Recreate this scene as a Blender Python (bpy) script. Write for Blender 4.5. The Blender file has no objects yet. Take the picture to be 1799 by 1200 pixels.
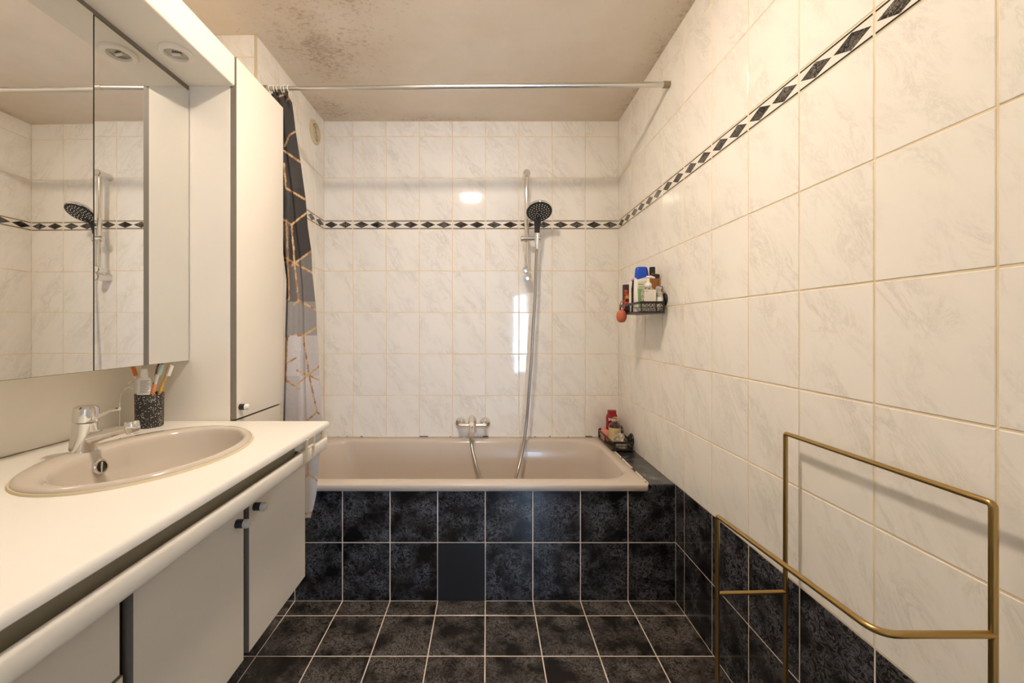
import bpy, bmesh, math, random
from mathutils import Vector, Matrix

random.seed(7)
R = math.radians
PI = math.pi
scene = bpy.context.scene
C = scene.collection

# ------------------------------------------------------------------ camera
F_PX = 713.0
CAM_Z = 1.146
cam_d = bpy.data.cameras.new('camera')
cam_d.sensor_width = 36.0
cam_d.lens = F_PX / 1799.0 * 36.0
cam_d.shift_x = (899.5 - 855.0) / 1799.0
cam_d.shift_y = -(600.0 - 577.0) / 1799.0
cam_d.clip_start = 0.01
cam = bpy.data.objects.new('camera', cam_d)
cam.location = (0, 0, CAM_Z)
cam.rotation_euler = (R(90), 0, 0)
C.objects.link(cam)
scene.camera = cam

# ------------------------------------------------------------------ world, light, exposure
LAMP_STRENGTH = 222.0
LAMP_COLOUR = (1.0, 0.832, 0.655)
world = bpy.data.worlds.new('sky')
scene.world = world
world.use_nodes = True
bg = world.node_tree.nodes['Background']
bg.inputs[0].default_value = (0.50, 0.70, 1.0, 1)
bg.inputs[1].default_value = 24.0

por = bpy.data.lights.new('window_portal', 'AREA')
por.shape = 'RECTANGLE'
por.size, por.size_y = 0.40, 1.40
por.cycles.is_portal = True
por_o = bpy.data.objects.new('window_portal', por)
por_o.location = (0.66, -2.19, 1.05)
por_o.rotation_euler = (R(90), 0, R(180))      # faces into the hall, +Y
C.objects.link(por_o)

scene.view_settings.view_transform = 'Standard'
scene.view_settings.look = 'None'
scene.view_settings.gamma = 1.0
scene.view_settings.exposure = 0.38
scene.view_settings.use_curve_mapping = False
scene.cycles.max_bounces = 14
scene.cycles.diffuse_bounces = 10
scene.cycles.glossy_bounces = 8
scene.cycles.use_denoising = True

# ------------------------------------------------------------------ materials
def new_mat(name):
    m = bpy.data.materials.new(name)
    m.use_nodes = True
    return m, m.node_tree.nodes, m.node_tree.links, m.node_tree.nodes['Principled BSDF']

def mat(name, col, rough=0.5, metal=0.0, spec=0.5, trans=0.0, coat=0.0, ior=None, alpha=None):
    m, n, l, p = new_mat(name)
    p.inputs['Base Color'].default_value = (*col, 1)
    p.inputs['Roughness'].default_value = rough
    p.inputs['Metallic'].default_value = metal
    p.inputs['Specular IOR Level'].default_value = spec
    p.inputs['Transmission Weight'].default_value = trans
    p.inputs['Coat Weight'].default_value = coat
    if ior: p.inputs['IOR'].default_value = ior
    return m

def node(n, t, **kw):
    x = n.new(t)
    for k, v in kw.items():
        setattr(x, k, v)
    return x

def ramp(n, stops):
    r = n.new('ShaderNodeValToRGB')
    e = r.color_ramp.elements
    while len(e) < len(stops): e.new(0.5)
    for i, (p, c) in enumerate(stops):
        e[i].position = p
        e[i].color = (*c, 1) if len(c) == 3 else c
    return r

def piece_coords(n, l, scale=(1, 1, 1), rot=(0, 0, 0), vt='POINT'):
    """object coordinates shifted by a random amount per piece"""
    tc = node(n, 'ShaderNodeTexCoord'); oi = node(n, 'ShaderNodeObjectInfo')
    mul = node(n, 'ShaderNodeMath', operation='MULTIPLY'); mul.inputs[1].default_value = 37.0
    l.new(oi.outputs['Random'], mul.inputs[0])
    add = node(n, 'ShaderNodeVectorMath', operation='ADD')
    l.new(tc.outputs['Object'], add.inputs[0])
    comb = node(n, 'ShaderNodeCombineXYZ')
    for i in range(3): l.new(mul.outputs[0], comb.inputs[i])
    l.new(comb.outputs[0], add.inputs[1])
    mp = node(n, 'ShaderNodeMapping', vector_type=vt)
    mp.inputs['Scale'].default_value = scale
    mp.inputs['Rotation'].default_value = rot
    l.new(add.outputs[0], mp.inputs['Vector'])
    return mp.outputs[0]

def mat_marble_tile():
    m, n, l, p = new_mat('white_marbled_tile')
    v = piece_coords(n, l, (1.9, 0.75, 1.0), (0, 0, R(-55)), 'TEXTURE')
    ns = node(n, 'ShaderNodeTexNoise'); ns.inputs['Scale'].default_value = 13
    ns.inputs['Detail'].default_value = 10; ns.inputs['Roughness'].default_value = 0.74
    ns.inputs['Distortion'].default_value = 0.7
    l.new(v, ns.inputs['Vector'])
    ab = node(n, 'ShaderNodeMath', operation='SUBTRACT'); ab.inputs[1].default_value = 0.5
    l.new(ns.outputs['Fac'], ab.inputs[0])
    ab2 = node(n, 'ShaderNodeMath', operation='ABSOLUTE'); l.new(ab.outputs[0], ab2.inputs[0])
    r = ramp(n, [(0.0, (0.68, 0.66, 0.615)), (0.018, (0.80, 0.78, 0.73)), (0.07, (0.862, 0.84, 0.795)), (0.3, (0.88, 0.86, 0.815))])
    l.new(ab2.outputs[0], r.inputs[0])
    n2 = node(n, 'ShaderNodeTexNoise'); n2.inputs['Scale'].default_value = 8.0; n2.inputs['Detail'].default_value = 4
    l.new(v, n2.inputs['Vector'])
    r2 = ramp(n, [(0.40, (0.0, 0.0, 0.0)), (0.66, (1, 1, 1))])
    l.new(n2.outputs['Fac'], r2.inputs[0])
    mx = node(n, 'ShaderNodeMix', data_type='RGBA')
    l.new(r2.outputs[0], mx.inputs['Factor'])
    mx.inputs['A'].default_value = (0.88, 0.86, 0.815, 1)
    l.new(r.outputs[0], mx.inputs['B'])
    l.new(mx.outputs['Result'], p.inputs['Base Color'])
    p.inputs['Roughness'].default_value = 0.06
    n3 = node(n, 'ShaderNodeTexNoise'); n3.inputs['Scale'].default_value = 9.0; n3.inputs['Detail'].default_value = 1
    l.new(v, n3.inputs['Vector'])
    b = node(n, 'ShaderNodeBump'); b.inputs['Strength'].default_value = 0.02; b.inputs['Distance'].default_value = 0.01
    l.new(n3.outputs['Fac'], b.inputs['Height']); l.new(b.outputs[0], p.inputs['Normal'])
    return m

def mat_dark_tile(name, lo, mid, hi, rough, scale=26, coat=0.0):
    m, n, l, p = new_mat(name)
    v = piece_coords(n, l)
    ns = node(n, 'ShaderNodeTexNoise'); ns.inputs['Scale'].default_value = scale
    ns.inputs['Detail'].default_value = 9; ns.inputs['Roughness'].default_value = 0.72
    ns.inputs['Distortion'].default_value = 1.6
    l.new(v, ns.inputs['Vector'])
    ab = node(n, 'ShaderNodeMath', operation='SUBTRACT'); ab.inputs[1].default_value = 0.5
    l.new(ns.outputs['Fac'], ab.inputs[0])
    ab2 = node(n, 'ShaderNodeMath', operation='ABSOLUTE'); l.new(ab.outputs[0], ab2.inputs[0])
    r = ramp(n, [(0.0, hi), (0.035, mid), (0.16, lo)])
    l.new(ab2.outputs[0], r.inputs[0])
    n2 = node(n, 'ShaderNodeTexNoise'); n2.inputs['Scale'].default_value = 12; n2.inputs['Detail'].default_value = 5
    l.new(v, n2.inputs['Vector'])
    r2 = ramp(n, [(0.36, (0, 0, 0)), (0.60, (1, 1, 1))])
    l.new(n2.outputs['Fac'], r2.inputs[0])
    mx = node(n, 'ShaderNodeMix', data_type='RGBA')
    l.new(r2.outputs[0], mx.inputs['Factor'])
    mx.inputs['A'].default_value = (*lo, 1)
    l.new(r.outputs[0], mx.inputs['B'])
    l.new(mx.outputs['Result'], p.inputs['Base Color'])
    p.inputs['Roughness'].default_value = rough
    p.inputs['Coat Weight'].default_value = coat
    p.inputs['Coat Roughness'].default_value = 0.05
    return m

def mat_noise(name, a, b, scale, rough=0.6, lo=0.35, hi=0.65, detail=5, spec=0.5, bump=0.0):
    m, n, l, p = new_mat(name)
    tc = node(n, 'ShaderNodeTexCoord')
    ns = node(n, 'ShaderNodeTexNoise'); ns.inputs['Scale'].default_value = scale; ns.inputs['Detail'].default_value = detail
    l.new(tc.outputs['Object'], ns.inputs['Vector'])
    r = ramp(n, [(lo, a), (hi, b)])
    l.new(ns.outputs['Fac'], r.inputs[0]); l.new(r.outputs[0], p.inputs['Base Color'])
    p.inputs['Roughness'].default_value = rough
    p.inputs['Specular IOR Level'].default_value = spec
    if bump:
        bm_ = node(n, 'ShaderNodeBump'); bm_.inputs['Strength'].default_value = bump; bm_.inputs['Distance'].default_value = 0.003
        l.new(ns.outputs['Fac'], bm_.inputs['Height']); l.new(bm_.outputs[0], p.inputs['Normal'])
    return m

def mat_ceiling():
    m, n, l, p = new_mat('stained_ceiling_paint')
    tc = node(n, 'ShaderNodeTexCoord')
    co = tc.outputs['Object']
    # broad brownish staining
    n1 = node(n, 'ShaderNodeTexNoise'); n1.inputs['Scale'].default_value = 2.6; n1.inputs['Detail'].default_value = 6
    n1.inputs['Roughness'].default_value = 0.6
    l.new(co, n1.inputs['Vector'])
    r1 = ramp(n, [(0.35, (0.79, 0.70, 0.59)), (0.52, (0.83, 0.75, 0.65)), (0.66, (0.86, 0.79, 0.70))])
    l.new(n1.outputs['Fac'], r1.inputs[0])
    # mould: stretched specks, dense in a patch above the curtain
    mp = node(n, 'ShaderNodeMapping'); mp.inputs['Scale'].default_value = (1.0, 1.5, 1)
    mp.inputs['Rotation'].default_value = (0, 0, R(-25))
    l.new(co, mp.inputs['Vector'])
    n2 = node(n, 'ShaderNodeTexNoise'); n2.inputs['Scale'].default_value = 46; n2.inputs['Detail'].default_value = 7
    n2.inputs['Roughness'].default_value = 0.65; n2.inputs['Distortion'].default_value = 0.7
    l.new(mp.outputs[0], n2.inputs['Vector'])
    def patch(centre, rx, ry):
        sub = node(n, 'ShaderNodeVectorMath', operation='SUBTRACT'); sub.inputs[1].default_value = centre
        l.new(co, sub.inputs[0])
        sc = node(n, 'ShaderNodeVectorMath', operation='MULTIPLY'); sc.inputs[1].default_value = (1/rx, 1/ry, 0)
        l.new(sub.outputs[0], sc.inputs[0])
        ln = node(n, 'ShaderNodeVectorMath', operation='LENGTH'); l.new(sc.outputs[0], ln.inputs[0])
        mr = node(n, 'ShaderNodeMapRange'); mr.inputs['From Min'].default_value = 0.0; mr.inputs['From Max'].default_value = 1.0
        mr.inputs['To Min'].default_value = 1.0; mr.inputs['To Max'].default_value = 0.0
        l.new(ln.outputs['Value'], mr.inputs['Value'])
        return mr.outputs[0]
    def vmax(a, b):
        x = node(n, 'ShaderNodeMath', operation='MAXIMUM'); l.new(a, x.inputs[0]); l.new(b, x.inputs[1]); return x.outputs[0]
    mask = patch((-0.72, 1.78, 0), 0.42, 0.42)
    mask = vmax(mask, patch((-0.95, 2.35, 0), 0.5, 0.28))
    mask = vmax(mask, patch((-0.30, 2.47, 0), 0.5, 0.16))
    mask = vmax(mask, patch((-0.60, 1.45, 0), 0.5, 0.3))
    mask = vmax(mask, patch((0.83, 1.85, 0), 0.16, 1.3))
    n3 = node(n, 'ShaderNodeTexNoise'); n3.inputs['Scale'].default_value = 7; n3.inputs['Detail'].default_value = 3
    l.new(co, n3.inputs['Vector'])
    mm = node(n, 'ShaderNodeMath', operation='MULTIPLY'); l.new(mask, mm.inputs[0]); l.new(n3.outputs['Fac'], mm.inputs[1])
    ad = node(n, 'ShaderNodeMath', operation='MULTIPLY_ADD'); l.new(mm.outputs[0], ad.inputs[0])
    ad.inputs[1].default_value = 0.45; l.new(n2.outputs['Fac'], ad.inputs[2])
    r3 = ramp(n, [(0.645, (0, 0, 0)), (0.84, (0.62, 0.62, 0.62))])
    l.new(ad.outputs[0], r3.inputs[0])
    mx = node(n, 'ShaderNodeMix', data_type='RGBA')
    l.new(r3.outputs[0], mx.inputs['Factor'])
    l.new(r1.outputs[0], mx.inputs['A'])
    mx.inputs['B'].default_value = (0.27, 0.205, 0.15, 1)
    # brown damp tint inside the patches
    mx2 = node(n, 'ShaderNodeMix', data_type='RGBA')
    m2 = node(n, 'ShaderNodeMath', operation='MULTIPLY'); l.new(mm.outputs[0], m2.inputs[0]); m2.inputs[1].default_value = 0.75
    l.new(m2.outputs[0], mx2.inputs['Factor'])
    l.new(mx.outputs['Result'], mx2.inputs['A'])
    mx2.inputs['B'].default_value = (0.52, 0.40, 0.28, 1)
    l.new(mx2.outputs['Result'], p.inputs['Base Color'])
    p.inputs['Roughness'].default_value = 0.9
    p.inputs['Specular IOR Level'].default_value = 0.15
    b = node(n, 'ShaderNodeBump'); b.inputs['Strength'].default_value = 0.12; b.inputs['Distance'].default_value = 0.004
    l.new(n2.outputs['Fac'], b.inputs['Height']); l.new(b.outputs[0], p.inputs['Normal'])
    return m

def mat_vcol(name, rough=0.8):
    m, n, l, p = new_mat(name)
    a = node(n, 'ShaderNodeVertexColor', layer_name='Col')
    l.new(a.outputs[0], p.inputs['Base Color'])
    p.inputs['Roughness'].default_value = rough
    p.inputs['Specular IOR Level'].default_value = 0.2
    tc = node(n, 'ShaderNodeTexCoord')
    ns = node(n, 'ShaderNodeTexNoise'); ns.inputs['Scale'].default_value = 38; ns.inputs['Detail'].default_value = 6
    l.new(tc.outputs['Object'], ns.inputs['Vector'])
    b = node(n, 'ShaderNodeBump'); b.inputs['Strength'].default_value = 0.35; b.inputs['Distance'].default_value = 0.004
    l.new(ns.outputs['Fac'], b.inputs['Height']); l.new(b.outputs[0], p.inputs['Normal'])
    return m

def mat_speckle():
    m, n, l, p = new_mat('black_terrazzo')
    tc = node(n, 'ShaderNodeTexCoord')
    vo = node(n, 'ShaderNodeTexVoronoi'); vo.inputs['Scale'].default_value = 300
    vo.inputs['Randomness'].default_value = 1.0
    l.new(tc.outputs['Object'], vo.inputs['Vector'])
    r = ramp(n, [(0.0, (1, 1, 1)), (0.30, (1, 1, 1)), (0.42, (0, 0, 0))])
    l.new(vo.outputs['Distance'], r.inputs[0])
    sp = node(n, 'ShaderNodeSeparateColor'); l.new(vo.outputs['Color'], sp.inputs[0])
    gt = node(n, 'ShaderNodeMath', operation='GREATER_THAN'); gt.inputs[1].default_value = 0.62
    l.new(sp.outputs[0], gt.inputs[0])
    mu = node(n, 'ShaderNodeMath', operation='MULTIPLY'); l.new(gt.outputs[0], mu.inputs[0]); l.new(r.outputs[0], mu.inputs[1])
    mx = node(n, 'ShaderNodeMix', data_type='RGBA'); l.new(mu.outputs[0], mx.inputs['Factor'])
    mx.inputs['A'].default_value = (0.020, 0.018, 0.017, 1); mx.inputs['B'].default_value = (0.62, 0.58, 0.52, 1)
    l.new(mx.outputs['Result'], p.inputs['Base Color'])
    p.inputs['Roughness'].default_value = 0.45
    return m

def mat_emit(name, col, strength):
    m, n, l, p = new_mat(name)
    p.inputs['Base Color'].default_value = (0.9, 0.88, 0.84, 1)
    p.inputs['Emission Color'].default_value = (*col, 1)
    p.inputs['Emission Strength'].default_value = strength
    return m

M = {}
M['tile'] = mat_marble_tile()
M['dark'] = mat_dark_tile('black_marbled_wall_tile', (0.0055, 0.0057, 0.007), (0.024, 0.025, 0.030), (0.17, 0.175, 0.20), 0.19, 36, 0.2)
M['floor'] = mat_dark_tile('black_marbled_floor_tile', (0.019, 0.016, 0.0145), (0.060, 0.053, 0.048), (0.22, 0.20, 0.186), 0.26, 40, 0.0)
M['border_black'] = mat_dark_tile('border_black_print', (0.010, 0.009, 0.009), (0.035, 0.032, 0.030), (0.35, 0.32, 0.29), 0.12, 60)
M['border_line'] = mat('border_line_print', (0.022, 0.020, 0.019), 0.15)
M['border_white'] = mat('border_white_glaze', (0.82, 0.79, 0.73), 0.10)
M['grout'] = mat_noise('cream_grout', (0.76, 0.63, 0.43), (0.86, 0.74, 0.55), 14, 0.85)
M['grout_light'] = mat_noise('pale_grout', (0.74, 0.64, 0.54), (0.86, 0.77, 0.67), 14, 0.85)
M['caulk'] = mat_noise('mouldy_white_caulk', (0.03, 0.02, 0.015), (0.80, 0.74, 0.65), 23, 0.6, 0.395, 0.42, 4)
M['ceiling'] = mat_ceiling()
M['plaster'] = mat_noise('hall_plaster', (0.84, 0.82, 0.78), (0.86, 0.84, 0.80), 5, 0.9)
M['wood_door'] = mat('white_painted_door', (0.72, 0.69, 0.64), 0.45)
M['tub'] = mat('taupe_acrylic', (0.575, 0.505, 0.435), 0.20, coat=0.15)
M['basin'] = mat('taupe_ceramic', (0.56, 0.50, 0.43), 0.10, coat=0.3)
M['sealant'] = mat('yellowed_sealant', (0.66, 0.57, 0.38), 0.5)
M['counter'] = mat_noise('white_worktop_laminate', (0.80, 0.785, 0.74), (0.81, 0.795, 0.75), 3, 0.42)
M['laminate'] = mat_noise('cream_cabinet_laminate', (0.85, 0.81, 0.73), (0.86, 0.82, 0.74), 3, 0.38)
M['front'] = mat_noise('cream_front_laminate', (0.74, 0.68, 0.59), (0.755, 0.695, 0.605), 3, 0.36)
M['edge'] = mat('grey_edge_band', (0.21, 0.185, 0.15), 0.5)
M['carcass'] = mat('dark_brown_carcass', (0.045, 0.035, 0.027), 0.6)
M['recess'] = mat('olive_grey_board', (0.30, 0.26, 0.185), 0.5)
M['mirror'] = mat('mirror_silver', (0.90, 0.90, 0.88), 0.008, 1.0)
M['glass_edge'] = mat('green_glass_edge', (0.05, 0.07, 0.06), 0.2)
M['chrome'] = mat('chrome', (0.80, 0.79, 0.78), 0.07, 1.0)
M['chrome_soft'] = mat('satin_chrome', (0.68, 0.66, 0.64), 0.22, 1.0)
M['alu'] = mat('aluminium_tube', (0.66, 0.645, 0.62), 0.30, 1.0)
M['brass'] = mat('aged_brass', (0.46, 0.31, 0.115), 0.30, 1.0)
M['brass_cap'] = mat('dull_brass_cap', (0.36, 0.30, 0.20), 0.45, 0.6)
M['black'] = mat('black_plastic', (0.014, 0.013, 0.013), 0.35)
M['black_metal'] = mat('black_metal', (0.012, 0.011, 0.011), 0.4)
M['charcoal'] = mat('charcoal_plastic', (0.030, 0.032, 0.036), 0.5, spec=0.3)
M['reflector'] = mat('dark_reflector_metal', (0.36, 0.34, 0.31), 0.15, 1.0)
M['panel_dark'] = mat('matt_anthracite_panel', (0.013, 0.0135, 0.0155), 0.42)
M['nozzle'] = mat('pale_grey_nozzle', (0.80, 0.80, 0.80), 0.5)
M['hose'] = mat('grey_metal_hose', (0.40, 0.385, 0.36), 0.28, 0.9)
M['white_plastic'] = mat('white_plastic', (0.82, 0.80, 0.76), 0.3)
M['cream_plastic'] = mat('yellowed_cream_plastic', (0.62, 0.53, 0.37), 0.45)
M['cream_metal'] = mat('champagne_metal', (0.74, 0.65, 0.48), 0.3, 0.35)
M['grey_plastic'] = mat('grey_cap', (0.55, 0.52, 0.47), 0.35)
M['speckle'] = mat_speckle()
M['curtain'] = mat_vcol('printed_curtain_cloth')
M['blue'] = mat('blue_plastic', (0.004, 0.065, 0.52), 0.28)
M['green'] = mat('pale_green_label', (0.30, 0.52, 0.24), 0.4)
M['palegreen'] = mat('cream_green_label', (0.66, 0.70, 0.50), 0.4)
M['amber'] = mat('amber_liquid_plastic', (0.27, 0.095, 0.010), 0.15, coat=0.5)
M['purple'] = mat('dark_purple_plastic', (0.055, 0.030, 0.045), 0.35)
M['redorange'] = mat('orange_red_print', (0.62, 0.09, 0.035), 0.4)
M['yellow'] = mat('yellow_print', (0.70, 0.38, 0.035), 0.4)
M['pink'] = mat('pink_print', (0.60, 0.10, 0.16), 0.4)
M['coral'] = mat_noise('coral_silicone', (0.52, 0.125, 0.065), (0.58, 0.15, 0.08), 30, 0.5)
M['pinksponge'] = mat_noise('pink_sponge', (0.62, 0.20, 0.15), (0.72, 0.28, 0.21), 120, 0.9, bump=0.6)
M['red'] = mat('deep_red_plastic', (0.30, 0.006, 0.014), 0.25)
M['brownglass'] = mat('dark_brown_glass', (0.045, 0.012, 0.008), 0.08, coat=0.6)
M['label'] = mat('cream_paper_label', (0.66, 0.52, 0.27), 0.6)
M['label_white'] = mat('white_paper_label', (0.78, 0.74, 0.66), 0.5)
M['print'] = mat('grey_print', (0.24, 0.23, 0.22), 0.6)
M['clear'] = mat('clear_plastic', (0.93, 0.92, 0.90), 0.06, trans=0.92, ior=1.3)
M['leopard'] = mat_noise('spotted_print', (0.03, 0.025, 0.022), (0.66, 0.62, 0.55), 240, 0.35, 0.46, 0.52, 2)
M['foil'] = mat_noise('crumpled_wrapper', (0.22, 0.17, 0.12), (0.66, 0.60, 0.50), 50, 0.35)
M['orange'] = mat('orange_plastic', (0.66, 0.20, 0.03), 0.35)
M['apricot'] = mat('apricot_plastic', (0.70, 0.27, 0.12), 0.35)
M['navy'] = mat('navy_rubber', (0.012, 0.022, 0.10), 0.4)
M['mint'] = mat('mint_plastic', (0.36, 0.50, 0.42), 0.4)
M['bristle'] = mat('white_bristles', (0.76, 0.73, 0.66), 0.7)
M['lamp_glow'] = mat_emit('lit_opal_glass', LAMP_COLOUR, LAMP_STRENGTH)
M['soap'] = mat('yellowed_soap', (0.72, 0.62, 0.36), 0.4)

# ------------------------------------------------------------------ mesh helpers
BASE = {}

class MB:
    def __init__(s):
        s.v = []; s.f = []; s.m = []
    def add(s, vs, fs, mi=0):
        o = len(s.v)
        s.v += [Vector(p) for p in vs]
        for f in fs:
            s.f.append([i + o for i in f]); s.m.append(mi)
        return s
    def box(s, x0, x1, y0, y1, z0, z1, mi=0):
        if x0 > x1: x0, x1 = x1, x0
        if y0 > y1: y0, y1 = y1, y0
        if z0 > z1: z0, z1 = z1, z0
        vs = [(x0,y0,z0),(x1,y0,z0),(x1,y1,z0),(x0,y1,z0),(x0,y0,z1),(x1,y0,z1),(x1,y1,z1),(x0,y1,z1)]
        return s.add(vs, [(3,2,1,0),(4,5,6,7),(0,1,5,4),(1,2,6,5),(2,3,7,6),(3,0,4,7)], mi)
    def loft(s, loops, cap0=True, cap1=True, mi=0, mis=None):
        n = len(loops[0]); o = len(s.v)
        for lp in loops: s.v += [Vector(p) for p in lp]
        for k in range(len(loops) - 1):
            for i in range(n):
                j = (i + 1) % n
                s.f.append([o+k*n+i, o+k*n+j, o+(k+1)*n+j, o+(k+1)*n+i]); s.m.append(mis[k] if mis else mi)
        if cap0: s.f.append([o+i for i in reversed(range(n))]); s.m.append(mis[0] if mis else mi)
        if cap1: s.f.append([o+(len(loops)-1)*n+i for i in range(n)]); s.m.append(mis[-1] if mis else mi)
        return s
    def lathe(s, prof, base, axis=(0,0,1), seg=24, cap0=True, cap1=True, mi=0, mis=None, sx=1.0, sy=1.0, spin=0.0):
        """prof: (radius, height) pairs along axis from base"""
        q = Vector(axis).normalized().to_track_quat('Z', 'Y'); b = Vector(base)
        loops = []
        for r, h in prof:
            r = max(r, 1e-5)
            loops.append([b + q @ Vector((r*sx*math.cos(2*PI*i/seg+spin), r*sy*math.sin(2*PI*i/seg+spin), h)) for i in range(seg)])
        return s.loft(loops, cap0, cap1, mi, mis)
    def tube(s, pts, r, seg=10, caps=True, mi=0, closed=False):
        P = [Vector(p) for p in pts]; n = len(P)
        rs = r if isinstance(r, (list, tuple)) else [r]*n
        T = []
        for i in range(n):
            if closed: t = P[(i+1) % n] - P[i-1]
            elif i == 0: t = P[1] - P[0]
            elif i == n-1: t = P[-1] - P[-2]
            else: t = (P[i+1]-P[i]).normalized() + (P[i]-P[i-1]).normalized()
            T.append(t.normalized())
        up = Vector((0,0,1)) if abs(T[0].z) < 0.9 else Vector((1,0,0))
        nrm = (up - T[0]*up.dot(T[0])).normalized()
        loops = []
        for i in range(n):
            nrm = (nrm - T[i]*nrm.dot(T[i])).normalized()
            b = T[i].cross(nrm)
            k = 1.0
            if 0 < i < n-1:
                d = (P[i]-P[i-1]).normalized().dot(T[i])
                k = 1.0/max(0.6, d)
            loops.append([P[i] + rs[i]*k*(nrm*math.cos(2*PI*j/seg) + b*math.sin(2*PI*j/seg)) for j in range(seg)])
        if closed:
            loops.append(loops[0]); return s.loft(loops, False, False, mi)
        return s.loft(loops, caps, caps, mi)
    def build(s, name, mats, parent=None, smooth=35, bevel=0.0, bseg=2, subsurf=0):
        base = Vector((0,0,0))
        if parent is not None: base = BASE.get(parent.name, Vector((0,0,0)))
        me = bpy.data.meshes.new(name)
        me.from_pydata([tuple(p - base) for p in s.v], [], s.f)
        if not isinstance(mats, (list, tuple)): mats = [mats]
        for m_ in mats: me.materials.append(M[m_] if isinstance(m_, str) else m_)
        me.polygons.foreach_set('material_index', s.m)
        bm = bmesh.new(); bm.from_mesh(me)
        bmesh.ops.recalc_face_normals(bm, faces=bm.faces); bm.to_mesh(me); bm.free()
        if smooth:
            me.polygons.foreach_set('use_smooth', [True]*len(me.polygons))
            me.set_sharp_from_angle(angle=R(smooth))
        me.update()
        o = bpy.data.objects.new(name, me); C.objects.link(o)
        if parent is not None:
            o.parent = parent; BASE[o.name] = base
        if bevel:
            b = o.modifiers.new('bevel', 'BEVEL'); b.width = bevel; b.segments = bseg; b.limit_method = 'ANGLE'; b.angle_limit = R(40)
            b.harden_normals = False
        if subsurf:
            d = o.modifiers.new('sub', 'SUBSURF'); d.levels = d.render_levels = subsurf
        return o

def tag(o, label, cat, group=None):
    o['label'] = label; o['category'] = cat
    if group: o['group'] = group
    return o

def thing(name, loc, label, cat, group=None):
    o = bpy.data.objects.new(name, None); C.objects.link(o)
    o.location = loc; o.empty_display_size = 0.05
    BASE[o.name] = Vector(loc)
    return tag(o, label, cat, group)

def single(mb, name, mats, loc, label, cat, group=None, **kw):
    """a thing that is one mesh, its origin at its base"""
    for i in range(len(mb.v)): mb.v[i] = mb.v[i] - Vector(loc)
    o = mb.build(name, mats, None, **kw); o.location = loc
    BASE[o.name] = Vector(loc)
    return tag(o, label, cat, group)

def struct(mb, name, mats, **kw):
    o = mb.build(name, mats, None, **kw); o['kind'] = 'structure'
    BASE[o.name] = Vector((0,0,0))
    return o

def rrect(x0, x1, y0, y1, r, z, n=8):
    pts = []
    for cx, cy, a0 in ((x1-r, y1-r, 0), (x0+r, y1-r, 90), (x0+r, y0+r, 180), (x1-r, y0+r, 270)):
        for i in range(n+1):
            a = R(a0 + 90*i/n)
            pts.append((cx + r*math.cos(a), cy + r*math.sin(a), z))
    return pts

def smooth_path(pts, n=8):
    """Catmull-Rom through the points"""
    P = [Vector(p) for p in pts]
    P = [2*P[0]-P[1]] + P + [2*P[-1]-P[-2]]
    out = []
    for i in range(1, len(P)-2):
        for k in range(n):
            t = k/n
            a, b, c, d = P[i-1], P[i], P[i+1], P[i+2]
            out.append(0.5*((2*b) + (c-a)*t + (2*a-5*b+4*c-d)*t*t + (3*b-a-3*c+d)*t**3))
    out.append(P[-2])
    return out

def at(px, py, y):
    """photo pixel at a known distance"""
    return Vector(((px-855)*y/F_PX, y, CAM_Z - (py-577)*y/F_PX))

# ------------------------------------------------------------------ room measures
XL, XA, XR = -1.19, -0.981, 0.795        # wall behind the vanity, alcove wall by the bath, right wall
YB, YF, YS, YR = 2.445, 1.706, 1.727, -0.60   # back wall, bath front, step in the left wall, rear wall
ZC, ZL = 2.395, 0.491                    # ceiling, bath ledge
G, TT = 0.0040, 0.0015                   # joint width, how far tiles stand proud

def wallbox(name, x0, x1, y0, y1, z0, z1, mats, split=None):
    mb = MB()
    if split and z0 < split < z1:
        mb.box(x0, x1, y0, y1, z0, split, 1); mb.box(x0, x1, y0, y1, split, z1, 0)
    else: mb.box(x0, x1, y0, y1, z0, z1, 0)
    return struct(mb, name, mats, smooth=0)

TILE_CACHE = {}
def tile_mesh(w, h, m_, border=False):
    key = (round(w, 4), round(h, 4), m_, border)
    if key in TILE_CACHE: return TILE_CACHE[key]
    c = 0.0013
    hw, hh = w/2, h/2
    a, b = hw-c, hh-c
    z0, z1, z2 = -0.004, TT-0.0009, TT
    vs = [(-hw,-hh,z0),(hw,-hh,z0),(hw,hh,z0),(-hw,hh,z0), (-hw,-hh,z1),(hw,-hh,z1),(hw,hh,z1),(-hw,hh,z1),
          (-a,-b,z2),(a,-b,z2),(a,b,z2),(-a,b,z2)]
    fs = []
    for k in (0, 4):
        for i in range(4):
            j = (i+1) % 4
            fs.append((k+i, k+j, k+4+j, k+4+i))
    fs.append((8, 9, 10, 11))
    mi = [0]*len(fs)
    if border:
        e = TT + 0.00025
        def poly(pts, mat_i):
            o = len(vs); vs.extend((x, y, e) for x, y in pts); fs.append(tuple(range(o, o+len(pts)))); mi.append(mat_i)
        ly = hh - 0.0036
        for s in (-1, 1):
            poly([(-a, s*ly-0.0021), (a, s*ly-0.0021), (a, s*ly+0.0021), (-a, s*ly+0.0021)], 2)
        n = max(1, round(w/0.1))
        step = (2*a)/n
        for k in range(n):
            cx = -a + step*(k+0.5)
            dw = step/2 - 0.0022; dh = ly - 0.0032
            poly([(cx-dw, 0), (cx, -dh), (cx+dw, 0), (cx, dh)], 1)
    me = bpy.data.meshes.new('tile')
    me.from_pydata(vs, [], fs)
    for x in (['border_white', 'border_black', 'border_line'] if border else [m_]): me.materials.append(M[x])
    me.polygons.foreach_set('material_index', mi)
    me.update()
    TILE_CACHE[key] = me
    return me

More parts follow.
